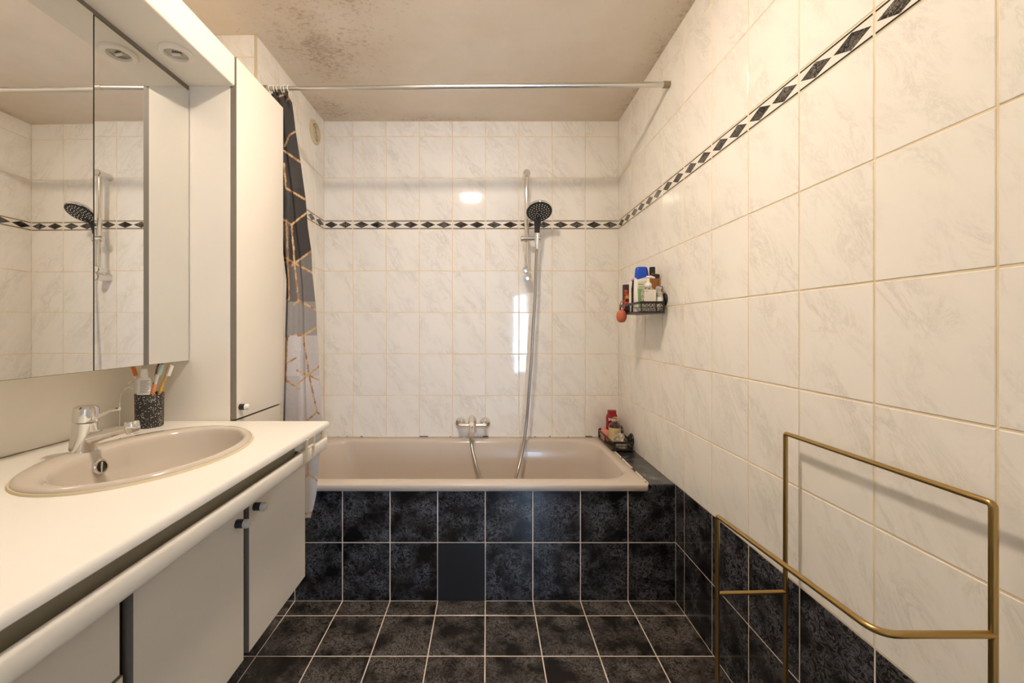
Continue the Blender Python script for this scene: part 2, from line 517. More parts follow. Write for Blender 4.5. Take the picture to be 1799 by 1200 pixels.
def lay_tiles(parent, origin, U, V, us, vs_, m_for, name='tile', skip=None):
    """tiles between the joint lines us (along U) and vs_ (along V)"""
    U, V = Vector(U), Vector(V); N = U.cross(V)
    rot = Matrix((U, V, N)).transposed().to_4x4()
    for j in range(len(vs_)-1):
        for i in range(len(us)-1):
            if skip and skip(i, j): continue
            u0, u1 = sorted((us[i], us[i+1])); v0, v1 = sorted((vs_[j], vs_[j+1]))
            w, h = u1-u0-G, v1-v0-G
            if w < 0.004 or h < 0.004: continue
            kind = m_for(i, j)
            me = tile_mesh(w, h, kind, kind == 'border')
            o = bpy.data.objects.new('border_tile' if kind == 'border' else name, me); C.objects.link(o)
            o.parent = parent
            tilt = Matrix.Rotation(R(random.uniform(-0.10, 0.10)), 4, 'X') @ Matrix.Rotation(R(random.uniform(-0.10, 0.10)), 4, 'Y')
            o.matrix_local = Matrix.Translation(Vector(origin) + U*(u0+u1)/2 + V*(v0+v1)/2) @ rot @ tilt

ROWS_W = [ZL, 0.741, 0.991, 1.241, 1.491, 1.742, 1.798, 2.05, 2.30, ZC]
def white_rows(i, j): return 'border' if j == 5 else 'tile'
XG = [XA] + [-0.806 + 0.2*k for k in range(8)] + [XR]
YG = [YB] + [2.231 - 0.2*k for k in range(14)] + [YR]

# ------------------------------------------------------------------ structure
T = 0.10
w_back = wallbox('wall_back', XA-0.05, XR+T, YB, YB+T, 0, ZC, ['grout', 'grout_light'], ZL)
lay_tiles(w_back, (0, YB, 0), (1,0,0), (0,0,1), XG, ROWS_W, white_rows)

w_right = wallbox('wall_right', XR, XR+T, YR, YB, 0, ZC, ['grout', 'grout_light'], ZL)
lay_tiles(w_right, (XR, 0, 0), (0,-1,0), (0,0,1), [-y for y in YG], ROWS_W, white_rows)
lay_tiles(w_right, (XR, 0, 0), (0,-1,0), (0,0,1), [-YF] + [-y for y in YG if y < YF], [0, 0.246, ZL], lambda i, j: 'dark', 'dark_tile')

mb = MB()
mb.box(XL, XA, YS, YB, 0, ZC, 0)
w_alc = struct(mb, 'wall_alcove', ['grout'], smooth=0)
lay_tiles(w_alc, (XA, 0, 0), (0,1,0), (0,0,1), [YS+0.006, 1.92, 2.12, 2.32, YB], ROWS_W, white_rows)
lay_tiles(w_alc, (0, YS, 0), (1,0,0), (0,0,1), [XL, XA-0.006], ROWS_W, white_rows)
struct(MB().box(XA-0.007, XA+0.0026, YS-0.0026, YS+0.007, ZL, ZC), 'trim_corner', 'cream_plastic', bevel=0.002)

w_left = wallbox('wall_left', XL-T, XL, YR, YB, 0, ZC, ['grout', 'grout_light'], ZL)

lay_tiles(w_left, (XL, 0, 0), (0,1,0), (0,0,1), [YR] + [-0.48+0.2*k for k in range(11)] + [YS], [2.05, 2.30, ZC], lambda i, j: 'tile')
lay_tiles(w_left, (XL, 0, 0), (0,1,0), (0,0,1), [YR, -0.48, -0.28, -0.08, 0.015], ROWS_W[:-2], white_rows)
lay_tiles(w_left, (XL, 0, 0), (0,1,0), (0,0,1), [YR, -0.48, -0.28, -0.08, 0.12], [0, 0.246, ZL], lambda i, j: 'dark', 'dark_tile')

ceil = struct(MB().box(XL-T, XR+T, YR-T, YB+T, ZC, ZC+0.1), 'ceiling', 'ceiling', smooth=0)
flo = struct(MB().box(XL-T, XR+T, YR-T, YB+T, -0.1, 0), 'floor', 'grout_light', smooth=0)
FX = [XL, -1.006] + [-0.806 + 0.2*k for k in range(8)] + [XR]
FY = [YF, 1.618] + [1.418 - 0.2*k for k in range(10)] + [YR]
lay_tiles(flo, (0, 0, 0), (1,0,0), (0,1,0), FX, FY[::-1], lambda i, j: 'floor', 'floor_tile')

# rear wall with a door standing ajar towards a hall with a tall window
DX0, DX1, DZ = -0.30, 0.56, 2.05
mb = MB()
mb.box(XL, DX0, YR-T, YR, 0, ZC); mb.box(DX1, XR, YR-T, YR, 0, ZC); mb.box(DX0, DX1, YR-T, YR, DZ, ZC)
struct(mb, 'wall_rear', 'plaster', smooth=0)
HY = -2.20
mb = MB()
mb.box(-1.3, 1.4, HY-0.1, HY, 0, 0.35); mb.box(-1.3, 1.4, HY-0.1, HY, 1.75, 2.5)
mb.box(-1.3, 0.46, HY-0.1, HY, 0.35, 1.75); mb.box(0.86, 1.4, HY-0.1, HY, 0.35, 1.75)
struct(mb, 'wall_hall', 'plaster', smooth=0)
struct(MB().box(-1.4, -1.3, HY-0.1, YR-T, 0, 2.5), 'wall_hall_left', 'plaster', smooth=0)
struct(MB().box(1.4, 1.5, HY-0.1, YR-T, 0, 2.5), 'wall_hall_right', 'plaster', smooth=0)
struct(MB().box(-1.4, 1.5, HY-0.1, YR-T, 2.5, 2.6), 'ceiling_hall', 'plaster', smooth=0)
struct(MB().box(-1.4, 1.5, HY-0.1, YR-T, -0.1, 0), 'floor_hall', 'wood_door', smooth=0)
struct(MB().box(-1.4, XL, YR-T, YR-T+0.02, 0, 2.5).box(XR, 1.5, YR-T, YR-T+0.02, 0, 2.5).box(XL, XR, YR-T, YR-T+0.02, ZC, 2.5), 'wall_hall_front', 'plaster', smooth=0)
mb = MB()
for x0, x1, z0, z1 in ((0.46, 0.49, 0.35, 1.75), (0.83, 0.86, 0.35, 1.75), (0.46, 0.86, 0.35, 0.39), (0.46, 0.86, 1.71, 1.75), (0.46, 0.86, 0.60, 0.63)):
    mb.box(x0, x1, HY-0.06, HY-0.015, z0, z1)
struct(mb, 'window_1', 'wood_door', smooth=0)
dl = MB().box(0, 0.84, -0.04, 0, 0.005, DZ-0.005)
door = struct(dl, 'door_1', 'wood_door', smooth=0)
door.location = (DX0+0.01, YR-T, 0); door.rotation_euler = (0, 0, R(-46))
mb = MB().tube([(0.78, 0.0, 1.03), (0.78, 0.05, 1.03), (0.68, 0.05, 1.03)], 0.009)
h = mb.build('door_handle', 'chrome_soft', None); h.parent = door

# bath surround
bw = struct(MB().box(XA, XR, YF, YF+0.03, 0, ZL-0.002), 'wall_bath_front', 'grout_light', smooth=0)
lay_tiles(bw, (0, YF, 0), (1,0,0), (0,0,1), XG, [0, 0.246, ZL], lambda i, j: 'dark', 'dark_tile', skip=lambda i, j: XG[i] > -0.25 and XG[i] < -0.15 and j == 0)
MB().box(-0.2045, -0.0075, YF-0.0045, YF+0.006, 0.003, 0.2445).build('access_panel', 'panel_dark', bw, smooth=0)['label'] = 'plain matt anthracite inspection panel'
led = struct(MB().box(0.677, XR, YF+0.03, YB, 0, ZL-0.002).box(0.677, XR, YF, YF+0.03, ZL-0.004, ZL-0.002), 'trim_ledge', 'grout_light', smooth=0)
lay_tiles(led, (0, 0, ZL-0.002), (1,0,0), (0,1,0), [0.680, XR], [YF, 1.834, 2.031, 2.231, YB], lambda i, j: 'dark', 'ledge_tile')
struct(MB().box(XA, 0.677, YB-0.007, YB-0.001, 0.488, 0.4985), 'trim_caulk', 'caulk', smooth=0)
struct(MB().box(0.6765, 0.6800, YF-0.002, YB, 0.489, 0.4975), 'trim_caulk_side', 'caulk', smooth=0)

# ------------------------------------------------------------------ ceiling lamp (the room's light)
LP = (-0.14, 1.07, ZC)
lamp = thing('ceiling_lamp', LP, 'round opal glass ceiling lamp lit above the middle of the bathroom', 'lamp')
MB().lathe([(0.072, 0.0), (0.072, 0.006), (0.070, 0.011)], LP, (0,0,-1), 40).build('base_ring', 'white_plastic', lamp)
MB().lathe([(0.076, 0.010), (0.083, 0.017), (0.080, 0.027), (0.066, 0.035), (0.038, 0.041), (0.001, 0.043)], LP, (0,0,-1), 40, cap0=False).build('glass_shade', 'lamp_glow', lamp)

# ------------------------------------------------------------------ bathtub
TB = (-0.152, 2.066, 0.0)
tub = thing('bathtub', TB, 'taupe acrylic bathtub built in behind black tiles under the shower', 'bathtub')
x0, x1, y0, y1 = XA+0.002, 0.676, 1.690, YB-0.002
def tl(dx0, dx1, dy0, dy1, r, z): return rrect(x0+dx0, x1-dx1, y0+dy0, y1-dy1, r, z, 10)
loops = [tl(0.004,0.004,0.004,0,0.006,0.466), tl(0.001,0.001,0.0,0,0.008,0.470), tl(0,0,0,0,0.010,0.489), tl(0.001,0.001,0.0012,0,0.012,0.4925), tl(0.004,0.004,0.0045,0.002,0.014,0.4945),
         tl(0.055,0.034,0.066,0.072,0.13,0.4945), tl(0.063,0.042,0.076,0.080,0.13,0.4915), tl(0.070,0.049,0.084,0.088,0.13,0.481),
         tl(0.10,0.062,0.098,0.102,0.14,0.36), tl(0.17,0.10,0.125,0.125,0.14,0.16), tl(0.22,0.14,0.155,0.155,0.13,0.105), tl(0.30,0.22,0.22,0.22,0.1,0.098)]
MB().loft(loops, False, True).build('shell', 'tub', tub, smooth=50)
MB().lathe([(0.026,0.0),(0.026,0.004),(0.018,0.006)], (0.30, 2.06, 0.098), (0,0,1), 20).build('drain', 'chrome', tub)

# ------------------------------------------------------------------ bath mixer, rail, hand shower, hose
bx = thing('bath_mixer', (-0.084, YB, 0.57), 'chrome two-inlet bath mixer tap on the back wall above the bathtub', 'tap')
for x in (-0.157, -0.010):
    MB().lathe([(0.034,0.0),(0.034,0.006),(0.028,0.016),(0.017,0.020),(0.015,0.05)], (x, YB-TT, 0.579), (0,-1,0), 28).build('escutcheon', 'chrome', bx)
mb = MB().tube([(-0.164, 2.387, 0.573), (-0.003, 2.387, 0.573)], 0.0145, 20)
mb.build('body', 'chrome', bx)
MB().lathe([(0.020,-0.052),(0.023,-0.045),(0.025,0.0),(0.024,0.030),(0.019,0.040),(0.001,0.042)], (-0.084, 2.383, 0.588), (0,-0.12,1), 24).build('cartridge_housing', 'chrome', bx)
mb = MB()
pp = smooth_path([(-0.084,2.378,0.626), (-0.084,2.35,0.634), (-0.084,2.30,0.628), (-0.084,2.262,0.612)], 5)
for k, p in enumerate(pp): pass
mb.tube(pp, [0.013 - 0.004*math.sin(PI*min(1, k/len(pp)*1.1)) for k in range(len(pp))], 14)
mb.build('lever', 'chrome', bx)
MB().tube(smooth_path([(-0.084,2.375,0.575), (-0.084,2.34,0.560), (-0.084,2.30,0.545)], 5), [0.017]*3+[0.015]*8, 16).build('spout', 'chrome', bx)
MB().lathe([(0.0125,0.0),(0.0125,0.018),(0.010,0.02)], (-0.092, 2.372, 0.545), (0,0,-1), 16).build('hose_outlet', 'chrome', bx)

RX = 0.234
rail = thing('shower_rail', (RX, YB, 1.44), 'chrome vertical shower riser rail with slider on the back wall', 'shower rail')
MB().lathe([(0.021,0.0),(0.021,0.082),(0.018,0.086),(0.001,0.087)], (RX, YB-TT, 2.052), (0,-1,0), 24).build('wall_bracket', 'chrome', rail)
MB().lathe([(0.022,0.0),(0.022,0.088),(0.019,0.092),(0.001,0.093)], (RX+0.006, YB-TT, 1.447), (0,-1,0), 24).build('wall_bracket', 'chrome', rail)
MB().tube([(RX, 2.378, 1.478), (RX, 2.378, 2.045)], 0.0135, 20).build('rail_tube', 'chrome', rail)
MB().lathe([(0.019,0.0),(0.019,0.050),(0.016,0.054),(0.001,0.055)], (RX-0.006, 2.40, 1.488), (0,-1,0), 24).build('end_cap', 'chrome', rail)
sl = MB().tube([(RX-0.022, 2.362, 1.668), (RX+0.078, 2.350, 1.668)], 0.0150, 20).build('slider', 'chrome', rail)
MB().lathe([(0.017,0.0),(0.017,0.012),(0.013,0.016)], (RX-0.020, 2.362, 1.668), (-1,0.1,0), 20).build('slider_knob', 'chrome_soft', sl)
MB().tube([(RX+0.057, 2.352, 1.640), (RX+0.057, 2.346, 1.694)], [0.016, 0.018], 20).build('holder', 'chrome', sl)

hs = thing('hand_shower', (RX+0.057, 2.346, 1.62), 'round charcoal hand shower head with chrome back in the rail holder', 'shower head')
phi = R(32)
hc = Vector((0.292, 2.262, 1.800))
fdir = Vector((0, -math.sin(phi), -math.cos(phi)))      # where the spray points
MB().lathe([(0.050,-0.022),(0.066,-0.016),(0.0745,-0.004),(0.0745,0.003),(0.071,0.006)], hc, fdir, 48).build('head_shell', 'chrome', hs)
fp = MB().lathe([(0.070,0.0045),(0.071,0.0068),(0.066,0.0088),(0.05,0.0092),(0.001,0.0094)], hc, fdir, 48, cap0=False).build('face_plate', 'charcoal', hs)
q = fdir.to_track_quat('Z', 'Y')
mb = MB()
for rr, nn in ((0.014, 6), (0.028, 11), (0.042, 17), (0.055, 22)):
    for k in range(nn):
        a = 2*PI*k/nn + rr*40
        mb.lathe([(0.0026,0.0086),(0.0022,0.0115)], hc + q @ Vector((rr*math.cos(a), rr*math.sin(a), 0)), fdir, 7)
nz = mb.build('nozzles', 'nozzle', fp, smooth=0); nz['kind'] = 'stuff'
dn_ = Vector((0, math.cos(phi), -math.sin(phi)))
npts = smooth_path([hc + dn_*0.040 - fdir*0.010, hc + dn_*0.068 - fdir*0.006, (0.2915, 2.336, 1.738), (0.291, 2.346, 1.700)], 6)
mb = MB().tube(npts, [0.026 - 0.0105*min(1, k/(len(npts)-1)*1.2) for k in range(len(npts))], 18)
mb.build('neck', 'charcoal', hs)
MB().tube([(0.291, 2.346, 1.708), (0.291, 2.352, 1.630)], [0.0135, 0.0115], 18).build('handle', 'chrome', hs)
MB().lathe([(0.011,0.0),(0.0105,0.03),(0.008,0.034)], (0.291, 2.352, 1.632), (0,0,-1), 16).build('hose_nut', 'chrome', hs)

hp = [(0.2905, 2.353, 1.615), at(941.5,470,2.352), at(940,520,2.350), at(937,570,2.348), at(933.5,630,2.345), at(929,690,2.342), at(924.5,745,2.335), at(919,785,2.300), at(911,822,2.24), at(900,852,2.17), Vector((0.06,2.12,0.215)), Vector((0.0,2.13,0.205)), at(847,848,2.19), at(838,822,2.26), at(831,795,2.32), at(827,772,2.365), (-0.092, 2.372, 0.525)]
hose = thing('shower_hose', (-0.092, 2.372, 0.2), 'grey metal shower hose looping through the bathtub between mixer and hand shower', 'hose')
hpath = smooth_path(hp, 14)
MB().tube(hpath, 0.0085, 12).build('hose', 'hose', hose, smooth=60)
MB().lathe([(0.0105,0.0),(0.0105,0.026),(0.008,0.03)], (-0.092, 2.372, 0.527), (0,0,-1), 14).build('hose_nut', 'chrome', hose)

# ------------------------------------------------------------------ curtain rod, rings, curtain
rodz = lambda x: 2.185 + (x + 0.95)*0.0103
rod = thing('curtain_rod', (XA, 1.76, rodz(XA)), 'telescopic aluminium shower curtain rod spanning the bath alcove', 'curtain rod')
MB().tube([(XA+0.001, 1.76, rodz(XA)), (-0.36, 1.76, rodz(-0.36))], 0.0098, 18).build('inner_tube', 'alu', rod)
MB().tube([(-0.365, 1.76, rodz(-0.36)), (XR-0.024, 1.76, rodz(XR))], 0.0118, 18).build('outer_tube', 'alu', rod)
MB().tube([(XR-0.030, 1.76, rodz(XR)), (XR-TT-0.0005, 1.76, rodz(XR))], 0.0145, 18).build('end_cap', 'brass_cap', rod)
MB().tube([(XA+TT+0.0005, 1.76, rodz(XA)), (XA+0.028, 1.76, rodz(XA))], 0.0145, 18).build('end_cap', 'brass_cap', rod)

edge = [(168,506),(180,513),(230,519),(285,528),(350,537),(400,541),(440,547),(480,549),(545,556),(575,557),(643,561),(668,562),(724,566),(755,568),(790,563),(845,558.5),(870,556),(893,551),(905,547)]
def cur_y(z): return 1.76 - (2.19 - z)/(2.19-0.5)*0.082 if z > 0.5 else 1.678
def edge_x(py, y):
    for (a, xa), (b, xb) in zip(edge, edge[1:]):
        if py <= b:
            t = max(0, (py-a)/(b-a)); return (xa + (xb-xa)*t - 855)*y/F_PX
    return (edge[-1][1]-855)*y/F_PX
GOLD = [((500,257),(508,238)),((508,238),(519,231)),((499,265),(528,285)),((499,288),(502,327)),((502,330),(537,351)),((512,395),(541,372)),((498,386),(512,395)),
        ((503,387),(507,500)),((512,395),(521,500)),((512,467),(547,441)),((499,452),(548,479)),((499,462),(510,458)),((506,480),(508,526)),((519,480),(525,528)),((525,528),(513,537)),
        ((525,528),(556,545)),((499,531),(508,526)),((499,590),(507,591)),((505,592),(502,671)),((518,588),(532,590)),((532,590),(557,575)),((533,592),(543,660)),((543,660),(557,724)),
        ((522,651),(561,668)),((524,674),(561,643)),((504,638),(520,629)),((495,663),(526,684)),((557,724),(539,739)),((557,724),(562,728)),((541,740),(541,834)),((537,838),(542,834)),((542,834),(559,845)),
        ((530,903),(550,901)),((504,176),(515,166)),((488,170),(500,166)),((560,752),(566,765))]
def seg_d(p, a, b):
    ax, ay = a; bx_, by = b
    dx, dy = bx_-ax, by-ay; L2 = dx*dx+dy*dy
    t = max(0, min(1, ((p[0]-ax)*dx + (p[1]-ay)*dy)/L2))
    return math.hypot(p[0]-ax-t*dx, p[1]-ay-t*dy)
def cloth_colour(px, py):
    jit = random.random()
    for a, b in GOLD:
        if min(a[1], b[1])-4 < py < max(a[1], b[1])+4 and seg_d((px, py), a, b) < 1.55:
            w = math.sin(px*0.31 + py*0.083) * math.sin(py*0.171 + 1.0)
            g = (0.80 + 0.5*jit*jit) * (0.62 if w < -0.25 else 1.0)
            return (0.56*g, 0.365*g*(1 if w > -0.25 else 0.85), 0.185*g, 1)
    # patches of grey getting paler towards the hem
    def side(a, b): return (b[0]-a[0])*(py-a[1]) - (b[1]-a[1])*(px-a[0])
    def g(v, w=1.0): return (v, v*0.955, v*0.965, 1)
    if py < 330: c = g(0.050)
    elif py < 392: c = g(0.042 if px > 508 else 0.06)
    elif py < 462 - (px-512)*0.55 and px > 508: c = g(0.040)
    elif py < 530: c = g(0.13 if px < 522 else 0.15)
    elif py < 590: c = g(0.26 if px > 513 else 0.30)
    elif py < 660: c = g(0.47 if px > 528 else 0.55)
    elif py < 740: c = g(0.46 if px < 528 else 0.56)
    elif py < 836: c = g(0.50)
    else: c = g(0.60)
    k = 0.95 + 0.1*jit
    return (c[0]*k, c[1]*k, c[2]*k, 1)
NS, NZ = 96, 470
Z1, Z0 = 2.172, 0.365
vs, fs, cols = [], [], []
for j in range(NZ+1):
    z = Z1 + (Z0-Z1)*j/NZ
    yc = cur_y(z)
    py = 577 - (z-CAM_Z)*F_PX/yc
    xr = edge_x(py, yc)
    xl = -0.853 - 0.085*max(0, min(1, (z-1.35)/0.6))
    tw = max(0.0, min(1.0, (z-1.6)/0.55))
    gath = max(0.0, min(1.0, (z-2.08)/0.09))
    for i in range(NS+1):
        s = i/NS
        if s < 0.55:                                    # the front panel, softly waved
            t = s/0.55
            x = xr + (xl+0.012 - xr)*t
            y = yc - 0.004*math.sin(t*PI*2.2 + 0.6 + z*1.4) - 0.006*math.sin(PI*t) - 0.012*gath*math.sin(t*PI*5)
            if 0.42 < t < 0.62: y += 0.010*math.sin(PI*(t-0.42)/0.2)*(1-0.5*tw)
        else:                                           # folded back behind it
            t = (s-0.55)/0.45
            x = xl + 0.012 + 0.055*abs(((t*3) % 2)-1) - 0.055
            x = max(x, xl)
            y = yc + 0.006 + 0.055*t + 0.008*math.sin(t*PI*6)
            if z < 0.53: y = yc + 0.001 + 0.008*t
        y = min(y, 1.705 - 0.019) if z < 0.515 else y
        vs.append((x, y, z))
        cols.append(cloth_colour(855 + F_PX*x/y, 577-(z-CAM_Z)*F_PX/y))
for j in range(NZ):
    for i in range(NS):
        a = j*(NS+1)+i
        fs.append((a, a+1, a+NS+2, a+NS+1))
cur = thing('shower_curtain', (-0.80, 1.70, 0.365), 'grey shower curtain with gold geometric lines bunched beside the tall cabinet', 'shower curtain')
mb = MB(); mb.add(vs, fs)
cl = mb.build('cloth', 'curtain', cur, smooth=80)
ca = cl.data.color_attributes.new('Col', 'FLOAT_COLOR', 'POINT')
ca.data.foreach_set('color', [c for q_ in cols for c in q_])
so = cl.modifiers.new('thick', 'SOLIDIFY'); so.thickness = 0.0012
ring_me = None
for k, x in enumerate((-0.930, -0.915, -0.899, -0.884, -0.868, -0.853)):
    z = rodz(x)
    mb = MB().tube([(0.018*math.cos(a)*0.25, 0.0165*math.cos(a), -0.004+0.0165*math.sin(a)) for a in [2*PI*i/18 for i in range(18)]], 0.0018, 6, closed=True)
    if ring_me is None:
        o = mb.build('curtain_ring', 'white_plastic', None); ring_me = o.data
    else:
        o = bpy.data.objects.new('curtain_ring', ring_me); C.objects.link(o)
    o.location = (x, 1.76, z); o.rotation_euler = (0, 0, R((-12, 9, -5, 12, -8, 4)[k]))
    tag(o, 'small white curtain ring on the rod above the bunched curtain', 'curtain ring', 'curtain rings on the rod')

# ------------------------------------------------------------------ vent
vt = thing('wall_vent', (XA, 2.308, 2.26), 'round yellowed ventilation grille high on the alcove wall', 'vent')
MB().lathe([(0.066,0.0),(0.066,0.006),(0.058,0.013),(0.050,0.013),(0.046,0.006),(0.046,0.002)], (XA+TT, 2.308, 2.26), (1,0,0), 36, cap1=False).build('frame', 'cream_plastic', vt)
MB().lathe([(0.047,0.0015),(0.001,0.002)], (XA+TT, 2.308, 2.26), (1,0,0), 30).build('dark_backing', 'carcass', vt)
for rr in (0.038, 0.029, 0.020, 0.011):
    MB().tube([(XA+TT+0.009, 2.308+rr*math.cos(a), 2.26+rr*math.sin(a)) for a in [2*PI*i/24 for i in range(24)]], 0.0028, 6, closed=True).build('grille_ring', 'cream_plastic', vt)

# ------------------------------------------------------------------ vanity: worktop, basin, units
WX0, WX1, WY0, WY1, WZ0, WZ1 = -1.182, -0.536, 0.02, 1.386, 0.810, 0.832
BC, BA = Vector((-0.834, 1.015)), (0.199, 0.258)
HC, HA = Vector((-0.820, 1.012)), (0.176, 0.236)
NB = 72
angs = sorted(set([2*PI*i/NB for i in range(NB)]))
def rect_at(a, x0, x1, y0, y1):
    dx, dy = math.cos(a), math.sin(a); t = 1e9
    if dx > 1e-9: t = min(t, (x1-HC.x)/dx)
    if dx < -1e-9: t = min(t, (x0-HC.x)/dx)
    if dy > 1e-9: t = min(t, (y1-HC.y)/dy)
    if dy < -1e-9: t = min(t, (y0-HC.y)/dy)
    return HC.x+dx*t, HC.y+dy*t
corner_a = [math.atan2(y-HC.y, x-HC.x) % (2*PI) for x in (WX0, WX1) for y in (WY0, WY1)]
for ca_ in corner_a:        # replace the nearest angle by the exact corner
    k = min(range(len(angs)), key=lambda i: abs(angs[i]-ca_)); angs[k] = ca_
def rl(ins, z): 
    out = []
    for a in angs:
        x, y = rect_at(a, WX0, WX1, WY0, WY1)
        x = min(max(x, WX0+ins), WX1-ins); y = min(max(y, WY0+ins), WY1-ins)
        out.append((x, y, z))
    return out
hole = lambda z: [(HC.x+HA[0]*math.cos(a), HC.y+HA[1]*math.sin(a), z) for a in angs]
wt = thing('worktop', (-0.86, 0.70, WZ0), 'long white laminate vanity worktop with rounded front edge', 'worktop')
MB().loft([hole(WZ0), hole(WZ1), rl(0.012, WZ1), rl(0.0065, WZ1-0.0012), rl(0.0028, WZ1-0.0040), rl(0.0008, WZ1-0.0085), rl(0, WZ1-0.0145), rl(0.0004, WZ0+0.0025), rl(0.0025, WZ0+0.0004), rl(0.005, WZ0), hole(WZ0)], False, False).build('slab', 'counter', wt, smooth=40)
prof = [(-0.574,0.735),(-0.552,0.735),(-0.5455,0.738),(-0.5425,0.744),(-0.5425,0.770),(-0.5440,0.7755),(-0.5475,0.7785),(-0.5505,0.7785),(-0.5535,0.776),(-0.5535,0.741),(-0.574,0.741)]
MB().loft([[(x, WY0, z) for x, z in prof], [(x, WY1-0.004, z) for x, z in prof]]).build('front_rail', 'laminate', wt, smooth=50)
MB().box(-0.592, -0.5745, WY0, 1.215, 0.733, 0.8095).build('recess_board', 'recess', wt, smooth=0)
MB().box(WX0-0.006, WX0+0.004, WY0, WY1, WZ1+0.0005, 1.955).build('back_panel', 'laminate', wt, smooth=0)

bas = thing('wash_basin', (BC.x, BC.y, WZ1), 'oval taupe ceramic wash basin set into the white worktop', 'basin')
E = lambda c, a, b, z: [(c[0]+a*math.cos(2*PI*i/64), c[1]+b*math.sin(2*PI*i/64), z) for i in range(64)]
IC = (-0.812, 1.012)
bl = [E(BC, BA[0]-0.012, BA[1]-0.012, WZ1+0.0006), E(BC, BA[0]-0.001, BA[1]-0.001, WZ1+0.0010), E(BC, BA[0], BA[1], WZ1+0.004), E(BC, BA[0]-0.003, BA[1]-0.003, WZ1+0.009), E(BC, BA[0]-0.010, BA[1]-0.010, WZ1+0.0125),
      E((BC.x*0.55+IC[0]*0.45, (BC.y+IC[1])/2), 0.177, 0.2395, WZ1+0.0125), E(IC, 0.1575, 0.2290, WZ1+0.0108), E(IC, 0.1535, 0.2250, WZ1+0.005), E(IC, 0.1505, 0.2215, WZ1-0.006),
      E(IC, 0.144, 0.211, WZ1-0.045), E((-0.812,1.012), 0.126, 0.186, WZ1-0.085), E((-0.815,1.012), 0.093, 0.135, WZ1-0.115), E((-0.82,1.012), 0.05, 0.065, WZ1-0.130), E((-0.82,1.012), 0.022, 0.022, WZ1-0.136)]
MB().loft(bl, False, True).build('bowl', 'basin', bas, smooth=70)
MB().loft([E(BC, BA[0]-0.010, BA[1]-0.010, WZ1+0.0003), E(BC, BA[0]+0.004, BA[1]+0.004, WZ1+0.0003), E(BC, BA[0]+0.002, BA[1]+0.002, WZ1+0.0045), E(BC, BA[0]-0.006, BA[1]-0.006, WZ1+0.0045)], False, False).build('sealant_bead', 'sealant', bas, smooth=60)['label'] = 'yellowed sealant line round the rim'
ofc = Vector((-0.9555, 1.003, WZ1-0.028)); ofd = Vector((1, 0, 0.18))
of = MB().lathe([(0.0185,-0.004),(0.0185,0.003),(0.0165,0.0052),(0.0135,0.005),(0.0125,0.002)], ofc, ofd, 28, cap1=False).build('overflow_ring', 'chrome', bas)
MB().lathe([(0.0128,0.0012),(0.001,0.0014)], ofc, ofd, 24).build('overflow_hole', 'carcass', of)
MB().tube([ofc+Vector((0.0035,0,-0.0125)), ofc+Vector((0.0045,0.000,0.0125))], 0.0022, 8).build('overflow_bar', 'chrome', of)
MB().lathe([(0.022,0.0),(0.022,0.003),(0.014,0.006),(0.001,0.007)], (-0.82, 1.012, WZ1-0.1355), (0,0,1), 20).build('drain_plug', 'chrome', bas)

# basin tap
TZ = WZ1 + 0.0125
tp = Vector((-0.998, 1.004, TZ))
tap = thing('basin_tap', tp, 'chrome single lever basin tap on the back rim of the wash basin', 'tap')
bd = Vector((0.075, 0.0, 1.0))
MB().lathe([(0.0275,0.0),(0.0272,0.003),(0.0262,0.018),(0.0242,0.040),(0.0228,0.058),(0.0222,0.070)], tp, bd, 28).build('body', 'chrome', tap)
MB().lathe([(0.0222,0.0),(0.0245,0.001),(0.0242,0.026),(0.0232,0.034),(0.018,0.0385),(0.001,0.0395)], tp+Vector((0.0053,0,0.0715)), bd, 28).build('lever_cap', 'chrome', tap)
sp = smooth_path([tp+Vector((0.004,0,0.028)), tp+Vector((0.035,0,0.036)), tp+Vector((0.08,0,0.047)), tp+Vector((0.116,0,0.055))], 6)
MB().tube(sp, [0.0185 - 0.0085*min(1, k/(len(sp)-1)*1.15) for k in range(len(sp))], 18).build('spout', 'chrome', tap)
MB().lathe([(0.0135,-0.010),(0.0150,-0.006),(0.0150,0.010),(0.0135,0.013),(0.0135,0.020),(0.0115,0.021)], tp+Vector((0.121,0,0.062)), (0.12,0,-1), 22).build('aerator', 'chrome', tap)
MB().tube(smooth_path([tp+Vector((0.022,0.0,0.075)), tp+Vector((0.045,0,0.088)), tp+Vector((0.068,0,0.099)), tp+Vector((0.090,0,0.103))], 5), 0.0042, 10).build('lever', 'chrome', tap)
MB().tube([tp+Vector((-0.030,0.004,-0.001)), tp+Vector((-0.034,0.004,0.032))], 0.0022, 8).build('lift_rod', 'chrome', tap)

